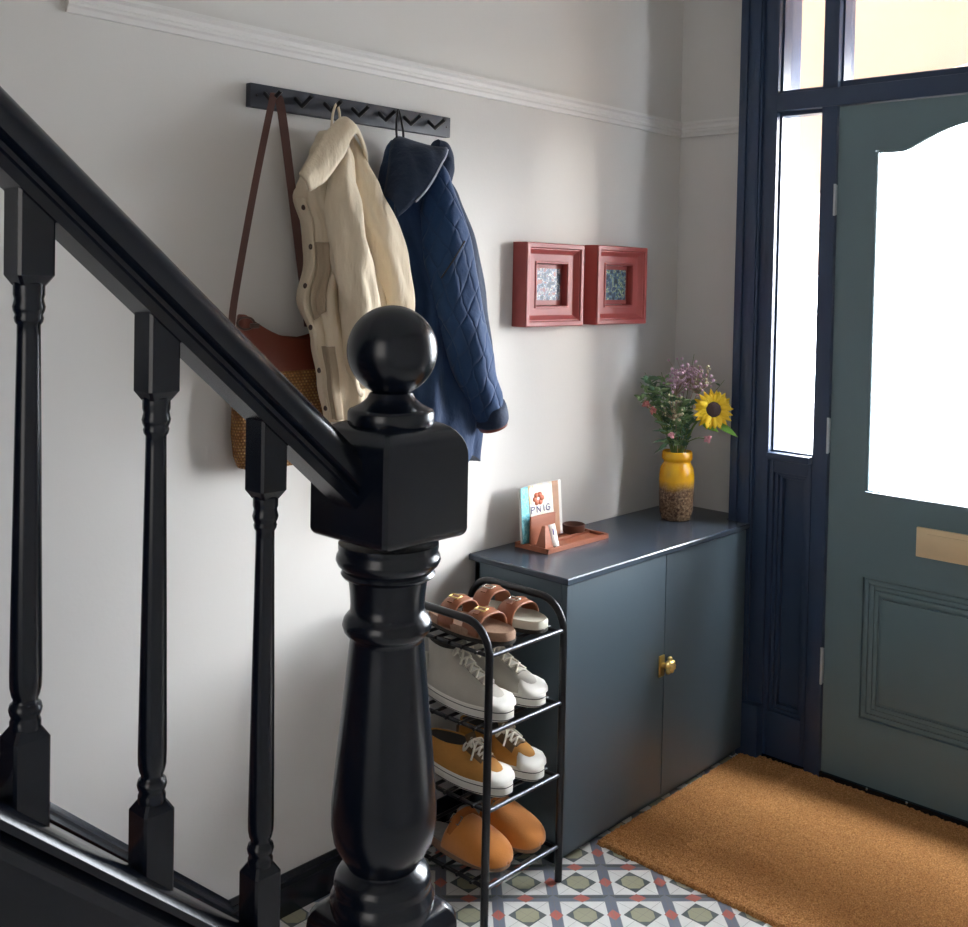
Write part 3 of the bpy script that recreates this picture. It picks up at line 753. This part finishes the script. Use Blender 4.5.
# ================================================================ CABINET
cb = thing('cabinet', (2.54, 1.80, 0), 'low slate grey two door cabinet standing between shoe rack and front door', 'cabinet')
cx0, cx1, cyf, ct_ = 2.088, 2.980, 1.634, .730
mb = MB().box(cx0, cx0+.018, cyf+.018, YL-.022, 0, ct_-.018, .001).box(cx1-.018, cx1, cyf+.018, YL-.022, 0, ct_-.018, .001).box(cx0, cx1, cyf+.020, YL-.022, .04, .056).box(cx0, cx1, YL-.040, YL-.024, .0, ct_-.018).box(cx0+.018, cx1-.018, cyf+.022, YL-.04, .35, .366).box(cx0, cx1, cyf+.026, cyf+.04, 0, .055)
mb.build('body', M['cabinet'], cb)
a_, b_ = cx0-.004, XE-.002
def top_ring(i, z): return [Vector((a_+i, cyf-.006+i, z)), Vector((2.990-i, cyf-.006+i, z)), Vector((2.990-i, JO+.006, z)), Vector((b_, JO+.006, z)), Vector((b_, YL-.002, z)), Vector((a_+i, YL-.002, z))]
MB().rings([top_ring(.002, ct_-.017), top_ring(0, ct_-.015), top_ring(0, ct_-.003), top_ring(.003, ct_)]).build('top', M['cabinet_top'], cb, ang=20)
for a, b in ((cx0+.001, 2.5325), (2.5365, cx1)):
    MB().box(a, b, cyf, cyf+.018, .030, ct_-.020, .0015).build('door', M['cabinet'], cb)
dl = [o for o in cb.children if o.name.startswith('door')][0]
mb = MB().box(2.506, 2.531, cyf-.005, cyf, .372, .432, .002)
mb.tube([(2.520, cyf, .405), (2.522, cyf-.022, .405)], .007, 10)
bm = bmesh.new(); bmesh.ops.create_icosphere(bm, subdivisions=3, radius=.017)
for q in bm.verts:
    n_ = q.co.normalized(); q.co *= 1+.22*math.sin(n_.x*9)*math.sin(n_.z*9+1)
    q.co.y *= .75
mb.bm(bm, Matrix.Translation((2.523, cyf-.028, .408)))
for k in range(5):
    a_ = 2*PI*k/5+.3; mb.sphere((2.523+.015*math.cos(a_), cyf-.027, .408+.019*math.sin(a_)), .0075, 2)
mb.build('knob', M['brass'], dl, ang=50)['label'] = 'brass knob'

# ================================================================ THINGS ON THE CABINET
T = ct_
# tray with its raised lip
tr = thing('wooden_tray', (2.37, 1.875, T), 'small reddish wooden desk tray with raised rim lying on the cabinet', 'tray')
tx0, tx1, ty0, ty1 = 2.232, 2.508, 1.815, 1.935
mb = MB().box(tx0, tx1, ty0, ty1, T, T+.006, .001)
for b_ in ((tx0, tx1, ty0, ty0+.008), (tx0, tx1, ty1-.008, ty1), (tx0, tx0+.008, ty0, ty1), (tx1-.008, tx1, ty0, ty1)):
    mb.box(*b_, T+.004, T+.014, .0015)
mb.box(tx0+.008, tx1-.008, 1.878, 1.884, T+.005, T+.013, .001)
mb.build('tray', M['wood'], tr)
# letter holder standing in the tray
lh = thing('letter_holder', (2.30, 1.9, T+.006), 'reddish wooden letter holder slotted in the back of the tray', 'letter holder')
mb = MB().box(2.245, 2.352, 1.888, 1.894, T+.0065, T+.088, .0015).box(2.245, 2.352, 1.920, 1.926, T+.0065, T+.060, .0015).box(2.245, 2.352, 1.894, 1.920, T+.0065, T+.012)
mb.build('holder', M['wood'], lh)
# booklet, bowed, leaning on the wall
bk = thing('booklet', (2.31, 1.91, T+.012), 'floppy printed booklet with turquoise spine standing in the wooden holder', 'booklet')
def bsurf(u, v, off=0):                         # u along width, v height
    x = 2.226+.178*u+.004*math.sin(v*3); bow = .010*math.sin(v*PI*1.1)
    return Vector((x-bow*.7, 1.901+.014*v+.010*math.sin(u*PI)*(v)-bow*.3+off, T+.0135+.152*v+.003*u))
def bpatch(u0, u1, v0, v1, off, th=.001, n=12):
    rows = [[bsurf(lerp(u0, u1, j/n), lerp(v0, v1, i/n), off) for j in range(n+1)] for i in range(n+1)]
    return MB().grid(rows)
bpatch(0, 1, 0, 1, .004).build('pages', M['tag'], bk, solid=.006)
bpatch(.21, .80, 0, 1, -.0005).build('cover', M['cover'], bk, solid=.0008)
bpatch(0, .21, 0, 1, -.0005).build('spine_strip', M['cover_blue'], bk, solid=.0008)['label'] = 'turquoise strip'
bpatch(.80, .93, 0, 1, -.0005).build('edge_strip', M['cover_peach'], bk, solid=.0008)['label'] = 'peach strip'
mb = MB()
c0 = (.46, .74)
for k in range(6):
    a_ = 2*PI*k/6; pts = []
    u_, v_ = c0[0]+.085*math.cos(a_), c0[1]+.075*math.sin(a_)
    mb.add([bsurf(u_+.058*math.cos(t), v_+.05*math.sin(t), -.0014) for t in [2*PI*j/12 for j in range(12)]], [tuple(range(12))])
mb.build('printed_flower', M['flower_print'], bk, solid=.0004)
def glyphs(strokes_list, S_, w, off):
    mb = MB()
    for st_ in strokes_list:
        for (a, b) in zip(st_, st_[1:]):
            A_, B_ = S_(*a), S_(*b); d = (B_-A_).normalized(); s_ = d.cross(Vector((0, 1, 0)))*w
            mb.add([A_+s_, B_+s_, B_-s_, A_-s_], [(0, 1, 2, 3)])
    return mb
L_ = {'P': [[(0, 0), (0, 1), (.7, .95), (.75, .6), (0, .5)]], 'N': [[(0, 0), (0, 1), (.75, 0), (.75, 1)]], 'I': [[(.2, 0), (.2, 1)]], 'G': [[(.8, .85), (.4, 1), (.05, .6), (.1, .15), (.5, 0), (.8, .2), (.8, .5), (.5, .5)]]}
stl = []
for k, (ch, u0) in enumerate((('P', .26), ('N', .40), ('I', .55), ('G', .62))):
    for s_ in L_[ch]: stl.append([(u0+.11*a, .50+.115*b) for a, b in s_])
glyphs(stl, lambda a, b: bsurf(a, b, -.0022), .0014, 0).build('lettering', M['ink'], bk, solid=.0003)
# little wooden cone and the card leaning on it
cn = MB().rings([[Vector((2.254+r*sx, 1.846+r*sy_, T+.0065+z_)) for sx, sy_ in ((1, -1), (1, 1), (-1, 1), (-1, -1))] for r, z_ in ((.017, 0), (.017, .006), (.006, .062), (.004, .064))])
o = cn.build('wooden_pyramid', M['wood'], ang=20, loc=(2.254, 1.846, T+.0065)); tag(o, 'small pointed wooden pyramid standing at the front of the tray', 'ornament')
cd = thing('card', (2.293, 1.840, T+.0065), 'small white card with one dark figure leaning in the tray', 'card')
MB().add([(2.278, 1.836, T+.008), (2.306, 1.836, T+.008), (2.304, 1.852, T+.068), (2.277, 1.852, T+.068)], [(0, 1, 2, 3)]).build('card', M['tag'], cd, solid=.0012)
MB().add([(2.289, 1.8435, T+.040), (2.2935, 1.8435, T+.040), (2.2935, 1.8477, T+.056), (2.289, 1.8477, T+.056)], [(0, 1, 2, 3)]).build('figure', M['ink'], cd, solid=.0006)
# dish
dz = T+.0065
mb = MB().lathe([(.010, dz), (.026, dz), (.033, dz+.010), (.034, dz+.026), (.031, dz+.0275), (.029, dz+.012), (.022, dz+.006), (.001, dz+.005)], (2.462, 1.908, 0), 36)
o = mb.build('wooden_dish', M['dark_wood'], ang=40, loc=(2.462, 1.908, dz)); tag(o, 'little round dark wooden dish at the back right of the tray', 'dish')

# vase
VX, VY = 2.869, 1.820
vs = [(.001, 0), (.040, 0), (.046, .004), (.0525, .030), (.0545, .080), (.0545, .140), (.0520, .162), (.0440, .176), (.0415, .181), (.0420, .185), (.0465, .190), (.0480, .197), (.0470, .212), (.0440, .216), (.0410, .212), (.0400, .188), (.0460, .150), (.0460, .020), (.001, .010)]
v_ = MB().lathe(vs, (VX, VY, T), 48); o = v_.build('vase', M['vase'], ang=50, loc=(VX, VY, T)); tag(o, 'retro ceramic vase, yellow above and mottled brown below, holding flowers', 'vase')
ER = Vector((.680, -.733, 0)); ED = Vector((-.734, -.679, 0))
def V(r, z, d=0): return Vector((VX, VY, 0))+ER*(r-(.008 if z > T+.22 else 0))+ED*d+Vector((0, 0, z))
def leafmesh(mb, base, tip, w, droop=.0, nrm=None, n=8):
    base, tip = Vector(base), Vector(tip); ax = tip-base
    nn = Vector(nrm) if nrm else Vector((random.uniform(-1, 1), random.uniform(-1, 1), random.uniform(.2, 1)))
    sd = ax.cross(nn).normalized(); up2 = sd.cross(ax).normalized(); L = ax.length
    rows = []
    for i in range(n+1):
        t = i/n; hw = w*max(0,math.sin(PI*min(1, t**.8)))**.9+.0002
        c = base+ax*t-Vector((0, 0, 1))*droop*L*t*t
        rows.append([c-sd*hw+up2*hw*.35, c, c+sd*hw+up2*hw*.35])
    mb.grid(rows)
def stempath(r, z, d, sag=0):
    b = V(random.uniform(-.018, .018), T+.03, random.uniform(-.018, .018)); n_ = V(r*.16, T+.215, d*.16)
    t_ = V(r, z, d); return smooth_path([b, n_, n_.lerp(t_, .5)+Vector((0, 0, .03+sag)), t_], 14)
# sunflower
sf = thing('sunflower', tuple(V(.0, T+.03)), 'yellow sunflower with dark centre at the right of the bouquet', 'flower'); sf['_w'] = tuple(sf.location)
SP = stempath(.100, 1.068, .020)
MB().tube(SP, .0035, 8).build('stem', M['stem'], sf, ang=60)
c = V(.107, 1.083, .045); nm = (ED*.93+ER*.10+Vector((0, 0, .12))).normalized()
e1 = nm.cross(Vector((0, 0, 1))).normalized(); e2 = e1.cross(nm).normalized()
mb = MB()
for ring_, nP, r0, r1, off in ((0, 22, .022, .066, 0), (1, 20, .020, .057, .006)):
    for k in range(nP):
        a_ = 2*PI*(k+.5*ring_)/nP+random.uniform(-.06, .06); d = e1*math.cos(a_)+e2*math.sin(a_)
        L = r1*random.uniform(.92, 1.06)
        leafmesh(mb, c+d*r0+nm*off, c+d*L+nm*(off+random.uniform(-.008, .006)), .0078, 0, nrm=tuple(nm), n=6)
mb.build('petals', M['petal_yellow'], sf, ang=80, solid=.0006)
mb = MB(); bm = bmesh.new(); bmesh.ops.create_icosphere(bm, subdivisions=3, radius=.025)
rot = Matrix((e1, e2, nm)).transposed().to_4x4()
mb.bm(bm, Matrix.Translation(c+nm*.004) @ rot @ Matrix.Diagonal((1, 1, .34, 1))); mb.build('seed_disc', M['disc'], sf, ang=80)['label'] = 'dark brown centre'
mb = MB(); leafmesh(mb, V(.105, 1.045, .03), V(.185, 1.008, .05), .014, .1, nrm=(ED+Vector((0, 0, .9)))[:]); leafmesh(mb, V(.08, 1.035, .02), V(.125, 1.02, .05), .012, .1, nrm=(ED+Vector((0, 0, .6)))[:])
mb.build('leaf', M['leaf_light'], sf, ang=80, solid=.0006)
# pink blooms
for (r, z, d, mat, lab, sz) in ((-.022, 1.000, .050, 'pink', 'small pink bloom low at the front left of the bouquet, above the vase rim', .014), (.092, .992, .045, 'pink', 'small pink bloom hanging just below the sunflower', .016), (-.098, 1.092, .03, 'pink_dull', 'dusty rose bloom at the left edge of the bouquet, higher one', .017), (-.078, 1.076, .04, 'pink_dull', 'dusty rose bloom at the left of the bouquet, lower inner one', .015)):
    t = thing('pink_flower', tuple(V(0, T+.03)), lab, 'flower', 'pink blooms in the vase'); 
    MB().tube(stempath(r, z, d, -.01), .0016, 6).build('stem', M['stem'], t)
    mb = MB()
    for k in range(16):
        dd = Vector((random.gauss(0, 1), random.gauss(0, 1), random.gauss(0, .8)+.3)).normalized()
        leafmesh(mb, V(r, z, d), V(r, z, d)+dd*sz*random.uniform(.8, 1.1), sz*.38, 0, n=4)
    mb.build('petals', M[mat], t, ang=80, solid=.0005)
# blossom sprays and leafy sprigs
def sprig(name, lab, cat, grp, tips, smat, lmat, bmat=None, nb=0, br=.004, leaves=6, lw=.005, ll=.022, spread=.03):
    t = thing(name, tuple(V(0, T+.03)), lab, cat, grp)
    ms, ml, mo = MB(), MB(), MB()
    r, z, d = tips; P = stempath(r, z, d); ms.tube(P, [.0018-.001*k/13 for k in range(14)], 6)
    for k in range(leaves):
        q = P[5+int((k+.5)*8/leaves)]; a_ = random.uniform(0, 2*PI)
        dv = (ER*math.cos(a_)+ED*math.sin(a_)+Vector((0, 0, random.uniform(.1, 1.0)))).normalized()
        leafmesh(ml, q, q+dv*ll*random.uniform(.7, 1.3), lw, .1)
    if bmat:
        for k in range(nb):
            dv = Vector((random.gauss(0, 1), random.gauss(0, 1), random.gauss(0, 1)))*spread*.5; tip = V(r, z, d)+dv
            ms.tube([V(r, z, d)-Vector((0, 0, spread)), tip], .0006, 4); mo.sphere(tip, br*random.uniform(.7, 1.2), 1)
    ms.build('stem', smat, t); ml.build('leaves', lmat, t, ang=80, solid=.0005)
    if bmat and nb: mo.build('blossom', bmat, t)
for tips, lab in (((.030, 1.185, 0), 'airy lilac blossom spray at the top centre of the bouquet'), ((.058, 1.170, .02), 'lilac blossom spray above the sunflower'), ((.000, 1.160, -.01), 'lilac blossom spray inner left of the top centre one')):
    sprig('blossom_spray', lab, 'flower', 'lilac blossom sprays in the vase', tips, M['twig'], M['leaf'], M['lilac'], 60, .0052, 6, spread=.040)
for tips in ((.085, 1.185, .01), (-.015, 1.09, .05)):
    sprig('blossom_spray', 'cream budded spray among the lilac blossom, ' + ('right side' if tips[0] > 0 else 'low at the front'), 'flower', 'cream sprays in the vase', tips, M['twig'], M['leaf'], M['cream_bloom'], 30, .0042, 8, spread=.040)
gs = [(-.115, 1.160, .01), (-.085, 1.175, -.01), (-.060, 1.150, .03), (-.035, 1.130, .04), (.015, 1.120, .04), (.045, 1.110, .03), (-.125, 1.120, .02), (-.085, 1.120, -.03), (-.045, 1.19, -.02), (-.1, 1.19, .0), (.02, 1.09, .06), (-.05, 1.08, .04), (.055, 1.25, -.01), (.155, 1.17, -.02), (.0, 1.14, -.03), (.06, 1.05, .04)]
for i, tips in enumerate(gs):
    lab = {12: 'thin green spike rising highest from the bouquet', 13: 'fine green sprig reaching out behind the sunflower at right'}.get(i, 'leafy green sprig in the left and middle of the bouquet')
    sprig('leafy_sprig', lab, 'foliage', 'leafy green sprigs in the vase', tips, M['stem'], M['leaf_dark'] if i % 2 else M['leaf'], None, 0, 0, 5 if i in (12, 13) else 22, .0068 if i not in (12, 13) else .003, .032 if i not in (12, 13) else .014)
t = thing('leafy_sprig', tuple(V(0, T+.03)), 'dark drooping leaves over the left of the vase rim', 'foliage', 'leafy green sprigs in the vase')
mb = MB(); ms = MB().tube(stempath(-.035, 1.03, .03), .0018, 6)
for (r0, z0, r1, z1) in ((-.03, .965, -.085, .942), (-.03, .985, -.078, .978), (-.03, 1.01, -.08, 1.015), (-.028, .975, -.06, .955), (-.03, 1.03, -.075, 1.045)):
    leafmesh(mb, V(r0, z0, .035), V(r1, z1, .045), .0065, .05)
mb.build('leaves', M['leaf_dark'], t, ang=80, solid=.0005); ms.build('stem', M['stem'], t)

# ================================================================ SHOE RACK
rk = thing('shoe_rack', (1.90, 1.75, 0), 'narrow black metal four tier shoe rack beside the cabinet', 'shoe rack')
RX = (1.767, 2.034); RYF, RYB, RZ = 1.600, 1.915, .692; tr_ = .0095
for k, x in enumerate(RX):
    rc = .075; pts = [(x, RYF, .002), (x, RYF, .3), (x, RYF, RZ-rc)]
    for j in range(1, 9):
        a_ = PI/2*j/8; pts.append((x, RYF+rc-rc*math.cos(a_), RZ-rc+rc*math.sin(a_)))
    for j in range(0, 9):
        a_ = PI/2*j/8; pts.append((x, RYB-rc+rc*math.sin(a_), RZ-rc+rc*math.cos(a_)))
    pts += [(x, RYB, .3), (x, RYB, .002)]
    MB().tube(pts, tr_, 12).build('side_frame', M['rack'], rk, ang=60)
SZ = (.620, .443, .265, .088)
for z in SZ:
    mb = MB()
    for y in (1.645, 1.69, 1.735, 1.78, 1.825, 1.87, 1.910):
        mb.tube([(RX[0], y, z), (RX[1], y, z)], .0045, 8)
    for x in RX:
        mb.tube([(x+(.010 if x == RX[0] else -.010), RYF, z-.002), (x+(.010 if x == RX[0] else -.010), RYB, z-.002)], .005, 8)
    s_ = mb.build('shelf', M['rack'], rk, ang=60)
    MB().tube([(RX[0]+.004, RYF, z+.002), (RX[1]-.004, RYF, z+.002)], .0052, 10).build('front_bar', M['rack_bar'], s_, ang=60)['label'] = 'black metal front bar, its highlight coloured grey'

# ================================================================ SHOES  (local frame: heel at y=0, toe at y=-L)
def foot(L, W, z, h0=0., h1=1., zt=None, n=44, sx=0, side=1):
    zt = z if zt is None else zt; ring = []
    for j in range(n):
        a_ = 2*PI*j/n; t = (1-math.cos(a_))/2; s = math.sin(a_)
        tt = lerp(h0, h1, t)
        wf = (.78+.22*min(1, max(0, (t-.15)/.5)))
        hw = W/2*abs(s)**.72*wf
        x = math.copysign(hw, s)+side*.006*math.sin(PI*tt)*(1 if s*side > 0 else .4)
        ring.append(Vector((x, -L*tt, lerp(z, zt, t))))
    return ring
def sole(L, W, z0, z1, toe_up=0, side=1, inset=.004):
    r = [foot(L, W-2*inset, z0, side=side, h0=.01, h1=.985), foot(L, W, z0+.004, side=side), foot(L, W, z1-.003, side=side), foot(L, W-.004, z1, side=side, h0=.006, h1=.992)]
    return MB().rings(r)
def lacing(levels, L, W, n, r=.0029, spread=.019, lift=.003, knot=True):
    """levels: (h1, z) of the instep line from low to high"""
    def ins(t):
        return interp([(-b, a, c) for a, b, c in []], t)
    mb = MB(); prev = None
    for k in range(n):
        t = k/(n-1); h, z = levels(t)
        for s in (1, -1):
            a = (s*spread*(1-.15*t), -L*h, z+lift-.006); h2, z2 = levels(min(1, t+.8/(n-1)))
            b = (-s*spread*(1-.15*t), -L*h2, z2+lift-.006); m_ = (0, -L*(h+h2)/2, (z+z2)/2+lift+.003)
            mb.tube(smooth_path([a, m_, b], 8), r, 6)
    if knot:
        h, z = levels(.92)
        for s in (1, -1):
            mb.tube(smooth_path([(0, -L*h, z+lift), (s*.020, -L*h-.010, z+.010), (s*.034, -L*h-.004, z-.004), (s*.020, -L*h+.006, z+.002), (0, -L*h, z+lift)], 16), r, 6)
            mb.tube(smooth_path([(0, -L*h, z+lift), (s*.016, -L*h-.02, z+.000), (s*.036, -L*h-.028, z-.020)], 10), r, 6)
    return mb
def sneaker(high, side, mats, name, lab, grp):
    t = local(thing(name, (0, 0, 0), lab, 'shoe', grp)); L, W = .262, .096
    up, trim = mats
    so = sole(L, W, 0, .030, side=side).build('sole', M['white_rubber'], t, ang=40)
    MB().rings([foot(L+.001, W+.0012, .0215, side=side, h0=-.002, h1=1.002), foot(L+.001, W+.0012, .0235, side=side, h0=-.002, h1=1.002)], caps=False).build('stripe', M['black_line'], so)['label'] = 'thin dark stripe'
    MB().rings([foot(L+.001, W+.0012, .0040, side=side, h0=-.002, h1=1.002), foot(L+.001, W+.0012, .0060, side=side, h0=-.002, h1=1.002)], caps=False).build('stripe', M['black_line'], so)
    lv = [(.026, .026, .01, .985, .94), (.036, .034, .005, .975, .95), (.048, .044, .008, .94, .93), (.058, .056, .012, .86, .88), (.066, .068, .015, .74, .80), (.075, .080, .015, .63, .72), (.084, .090, .018, .54, .66)]
    if high: lv += [(.102, .106, .020, .47, .62), (.122, .122, .018, .42, .63), (.140, .134, .010, .40, .66)]
    rings = [foot(L, W*w_, z0, h0, h1, zt, side=side) for z0, zt, h0, h1, w_ in lv]
    z0, zt, h0, h1, w_ = lv[-1]
    inner = [foot(L, W*(w_-.09), z0-.002, h0+.02, h1-.02, zt-.002, side=side), foot(L, W*(w_-.10), .045, h0+.04, h1-.01, .040, side=side)]
    MB().rings(rings+inner[:1], caps=False).build('upper', up, t, ang=60)
    MB().rings([inner[0], inner[1], foot(L, W*.3, .044, .1, h1-.1, .04, side=side)]).build('lining', M['dark_lining'], t, ang=60)
    # toe cap
    cap = [foot(L*1.0, W*.955, .029, .76, .994), foot(L, W*.945, .040, .77, .984), foot(L, W*.84, .050, .775, .955), foot(L, W*.60, .0555, .78, .90)]
    MB().rings([foot(L, W*w2, z2, h2, h3, z3, side=side) for w2, z2, z3, h2, h3 in ((.960, .029, .029, .74, .990), (.955, .040, .035, .75, .984), (.89, .053, .043, .755, .955), (.66, .061, .050, .76, .90), (.25, .0635, .054, .77, .85))]).build('toe_cap', M['white_rubber'], t, ang=70)
    ln = [(h1_, zt_) for _, zt_, _, h1_, _ in lv if h1_ < .80]
    def levels(q):
        x = q*(len(ln)-1); i = min(int(x), len(ln)-2); u_ = x-i
        return lerp(ln[i][0], ln[i+1][0], u_), lerp(ln[i][1], ln[i+1][1], u_)
    rows = []
    for i in range(13):
        h, z = levels(i/12); rows.append([Vector((sx, -L*h-.004, z+.004-abs(sx)*.25)) for sx in (-.016, -.008, 0, .008, .016)])
    h, z = levels(1); rows.append([Vector((sx, -L*h+.004, z+.022)) for sx in (-.016, -.008, 0, .008, .016)])
    MB().grid(rows).build('tongue', trim, t, ang=70, solid=.004)
    lacing(levels, L, W, 7 if high else 5, lift=.009).build('laces', M['lace'], t, ang=70)
    MB().box(-.012, .012, -.0035, .004, .030, .062 if not high else .100, .002).build('heel_strip', trim, t)
    if not high:                                # contrast eyestays
        for s in (-1, 1):
            rows = []
            for i in range(9):
                h, z = levels(i/8); rows.append([Vector((s*sx, -L*h-.001, z+.003-dz)) for sx, dz in ((.017, .001), (.024, .007), (.030, .016))])
            MB().grid(rows).build('eyestay', trim, t, ang=70, solid=.003)
    return t
def arcband(L, y0, y1, W0, W1, zb, h, n=24, m_=10, lean=0, p=.75, th=.004, x0=0):
    rows = []
    for i in range(m_+1):
        t = i/m_; y = lerp(y0, y1, t); hw = lerp(W0, W1, t)/2; hh = h*(1-.06*math.cos(2*PI*t)) if not callable(h) else h(t)
        rows.append([Vector((x0+hw*math.copysign(abs(math.cos(PI*j/n))**p, math.cos(PI*j/n)), -L*y-lean*math.sin(PI*j/n), zb+hh*max(0,math.sin(PI*j/n))**.8)) for j in range(n+1)])
    return MB().grid(rows)
def clog(side, lab):
    t = local(thing('clog', (0, 0, 0), lab, 'shoe', 'ginger suede clogs')); L, W = .255, .100
    sole(L, W, 0, .024, side=side).build('sole', M['cork'], t, ang=40)
    MB().rings([foot(L, W*.92, .022, .015, .975, side=side), foot(L, W*.90, .028, .02, .97, side=side), foot(L, W*.6, .026, .08, .8, side=side)]).build('footbed', M['fleece'], t, ang=60)['label'] = 'pale grey footbed'
    # closed toe dome
    prof = [(.35, .86, .028), (.38, .92, .062), (.43, .97, .080), (.49, 1.0, .085), (.58, 1.05, .081), (.68, 1.10, .072), (.78, 1.10, .064), (.86, 1.03, .057), (.93, .90, .048), (.98, .66, .038), (1.012, .30, .026), (1.018, .02, .018)]
    rings = []; n = 26
    for h, w_, z_ in prof:
        hw = W*w_/2*(1 if h < .88 else 1); zb = .016
        rings.append([Vector((hw*math.copysign(abs(math.cos(PI*j/n))**.8, math.cos(PI*j/n))+side*.004, -L*h-.000, zb+(z_-zb+.004)*max(0,math.sin(PI*j/n))**.7)) for j in range(n+1)])
    up = MB().grid(rings).build('upper', M['suede'], t, ang=80, solid=.0045, subsurf=1)
    MB().rings([foot(L, W*1.03, .014, .32, 1.008, side=side), foot(L, W*1.03, .020, .32, 1.008, side=side)], caps=False).build('welt', M['suede'], t)
    arcband(L, .43, .52, W*1.02, W*1.06, .018, .0775).build('strap', M['suede_dark'], t, ang=80, solid=.005)
    bx_ = -side*.0; bx_ = -.030
    MB().tube([(bx_+dx, -L*.475+dy, .090+dz2) for dx, dy, dz2 in ((-.008, .014, -.010), (.008, .014, .002), (.008, -.014, .002), (-.008, -.014, -.010))], .0022, 8, closed=True).build('buckle', M['silver'], t, ang=60)
    MB().tube([(.022, -L*.475, .086), (.025, -L*.475, .0925)], .006, 12).build('rivet', M['silver'], t)
    return t
def sandal(side, lab):
    t = local(thing('sandal', (0, 0, 0), lab, 'shoe', 'brown leather sandals')); L, W = .258, .100
    sole(L, W, 0, .012, side=side).build('outsole', M['dark_lining'], t, ang=40)
    MB().rings([foot(L, W, .0115, side=side, h0=.002, h1=.998), foot(L, W, .026, side=side, h0=.002, h1=.998), foot(L, W*.96, .031, .01, .985, side=side), foot(L, W*.86, .0275, .04, .95, side=side), foot(L, W*.3, .0265, .2, .8, side=side)]).build('footbed', M['pale_sole'] if side > 0 else M['cork'], t, ang=45)
    for y0, y1, h, w0, w1 in ((.25, .45, .060, .92, .98), (.57, .77, .047, 1.02, 1.05)):
        st_ = arcband(L, y0, y1, W*w0, W*w1, .016, h).build('strap', M['sandal'], t, ang=80, solid=.004)
        yy = (y0+y1)/2; bx_ = -.012
        MB().tube([(bx_+dx, -L*yy+dy, .023+h+dz2) for dx, dy, dz2 in ((-.008, .014, -.002), (.007, .014, .0), (.007, -.014, .0), (-.008, -.014, -.002))], .0022, 8, closed=True).build('buckle', M['silver'] if side > 0 else M['brass'], st_, ang=60)
        ribbon([(-.034, -L*yy, .021+h*.86), (-.022, -L*yy, .022+h*.95), (-.006, -L*yy, .022+h), (.010, -L*yy, .021+h*.985), (.024, -L*yy, .021+h*.93)], (0, 1, 0), .016, .003).build('strap_end', M['sandal'], st_, ang=60)
    return t
def place(o, x, y, z, rz): o.location = (x, y, z); o.rotation_euler[2] = math.radians(rz)
pz = .0065
xl, xr, yh = 1.8415, 1.9575, 1.868
place(sandal(-1, 'brown two strap leather sandal on the top tier, nearer the stairs'), xl, yh-.004, SZ[0]+pz, 2)
place(sandal(1, 'brown two strap leather sandal on the top tier, nearer the cabinet'), xr+.002, yh-.004, SZ[0]+pz, 2)
hm = (M['cream_canvas'], M['cream_canvas'])
place(sneaker(True, -1, hm, 'high_top_sneaker', 'stone grey canvas high top sneaker on the second tier, nearer the stairs', 'stone grey high top sneakers'), xl, yh, SZ[1]+pz, 2)
place(sneaker(True, 1, hm, 'high_top_sneaker', 'stone grey canvas high top sneaker on the second tier, nearer the cabinet', 'stone grey high top sneakers'), xr, yh, SZ[1]+pz, 2)
lm = (M['tan_canvas'], M['tan_trim'])
place(sneaker(False, -1, lm, 'low_sneaker', 'mustard low sneaker with pale laces on the third tier, nearer the stairs', 'mustard low sneakers'), xl, yh+.002, SZ[2]+pz, 3)
place(sneaker(False, 1, lm, 'low_sneaker', 'mustard low sneaker with pale laces on the third tier, nearer the cabinet', 'mustard low sneakers'), xr, yh, SZ[2]+pz, 2)
place(clog(-1, 'ginger suede clog on the bottom tier, nearer the stairs'), xl, yh-.002, SZ[3]+pz, 3)
place(clog(1, 'ginger suede clog on the bottom tier, nearer the cabinet'), xr, yh-.002, SZ[3]+pz, 2)

# ================================================================ DOORMAT
mx0, mx1, my0, my1 = 2.240, 3.012, .30, 1.640
nx_, ny_ = 170, 290
rnd = random.Random(3)
top_ = []
for i in range(nx_+1):
    row = []
    for j in range(ny_+1):
        edge = i in (0, nx_) or j in (0, ny_)
        ex = rnd.uniform(-.003, .003) if edge else rnd.uniform(-.0012, .0012)
        row.append(Vector((lerp(mx0, mx1, i/nx_)+ex, lerp(my0, my1, j/ny_)+(rnd.uniform(-.003, .003) if edge else 0), (.0005 if edge else .010+rnd.uniform(-.003, .003)))))
    top_.append(row)
mb = MB().grid(top_)
o = mb.build('doormat', M['coir'], ang=80); tag(o, 'large ginger brown coir doormat in front of the front door', 'doormat')
o.location = (0, 0, 0)

for o in bpy.data.objects:
    if '_w' in o: del o['_w']
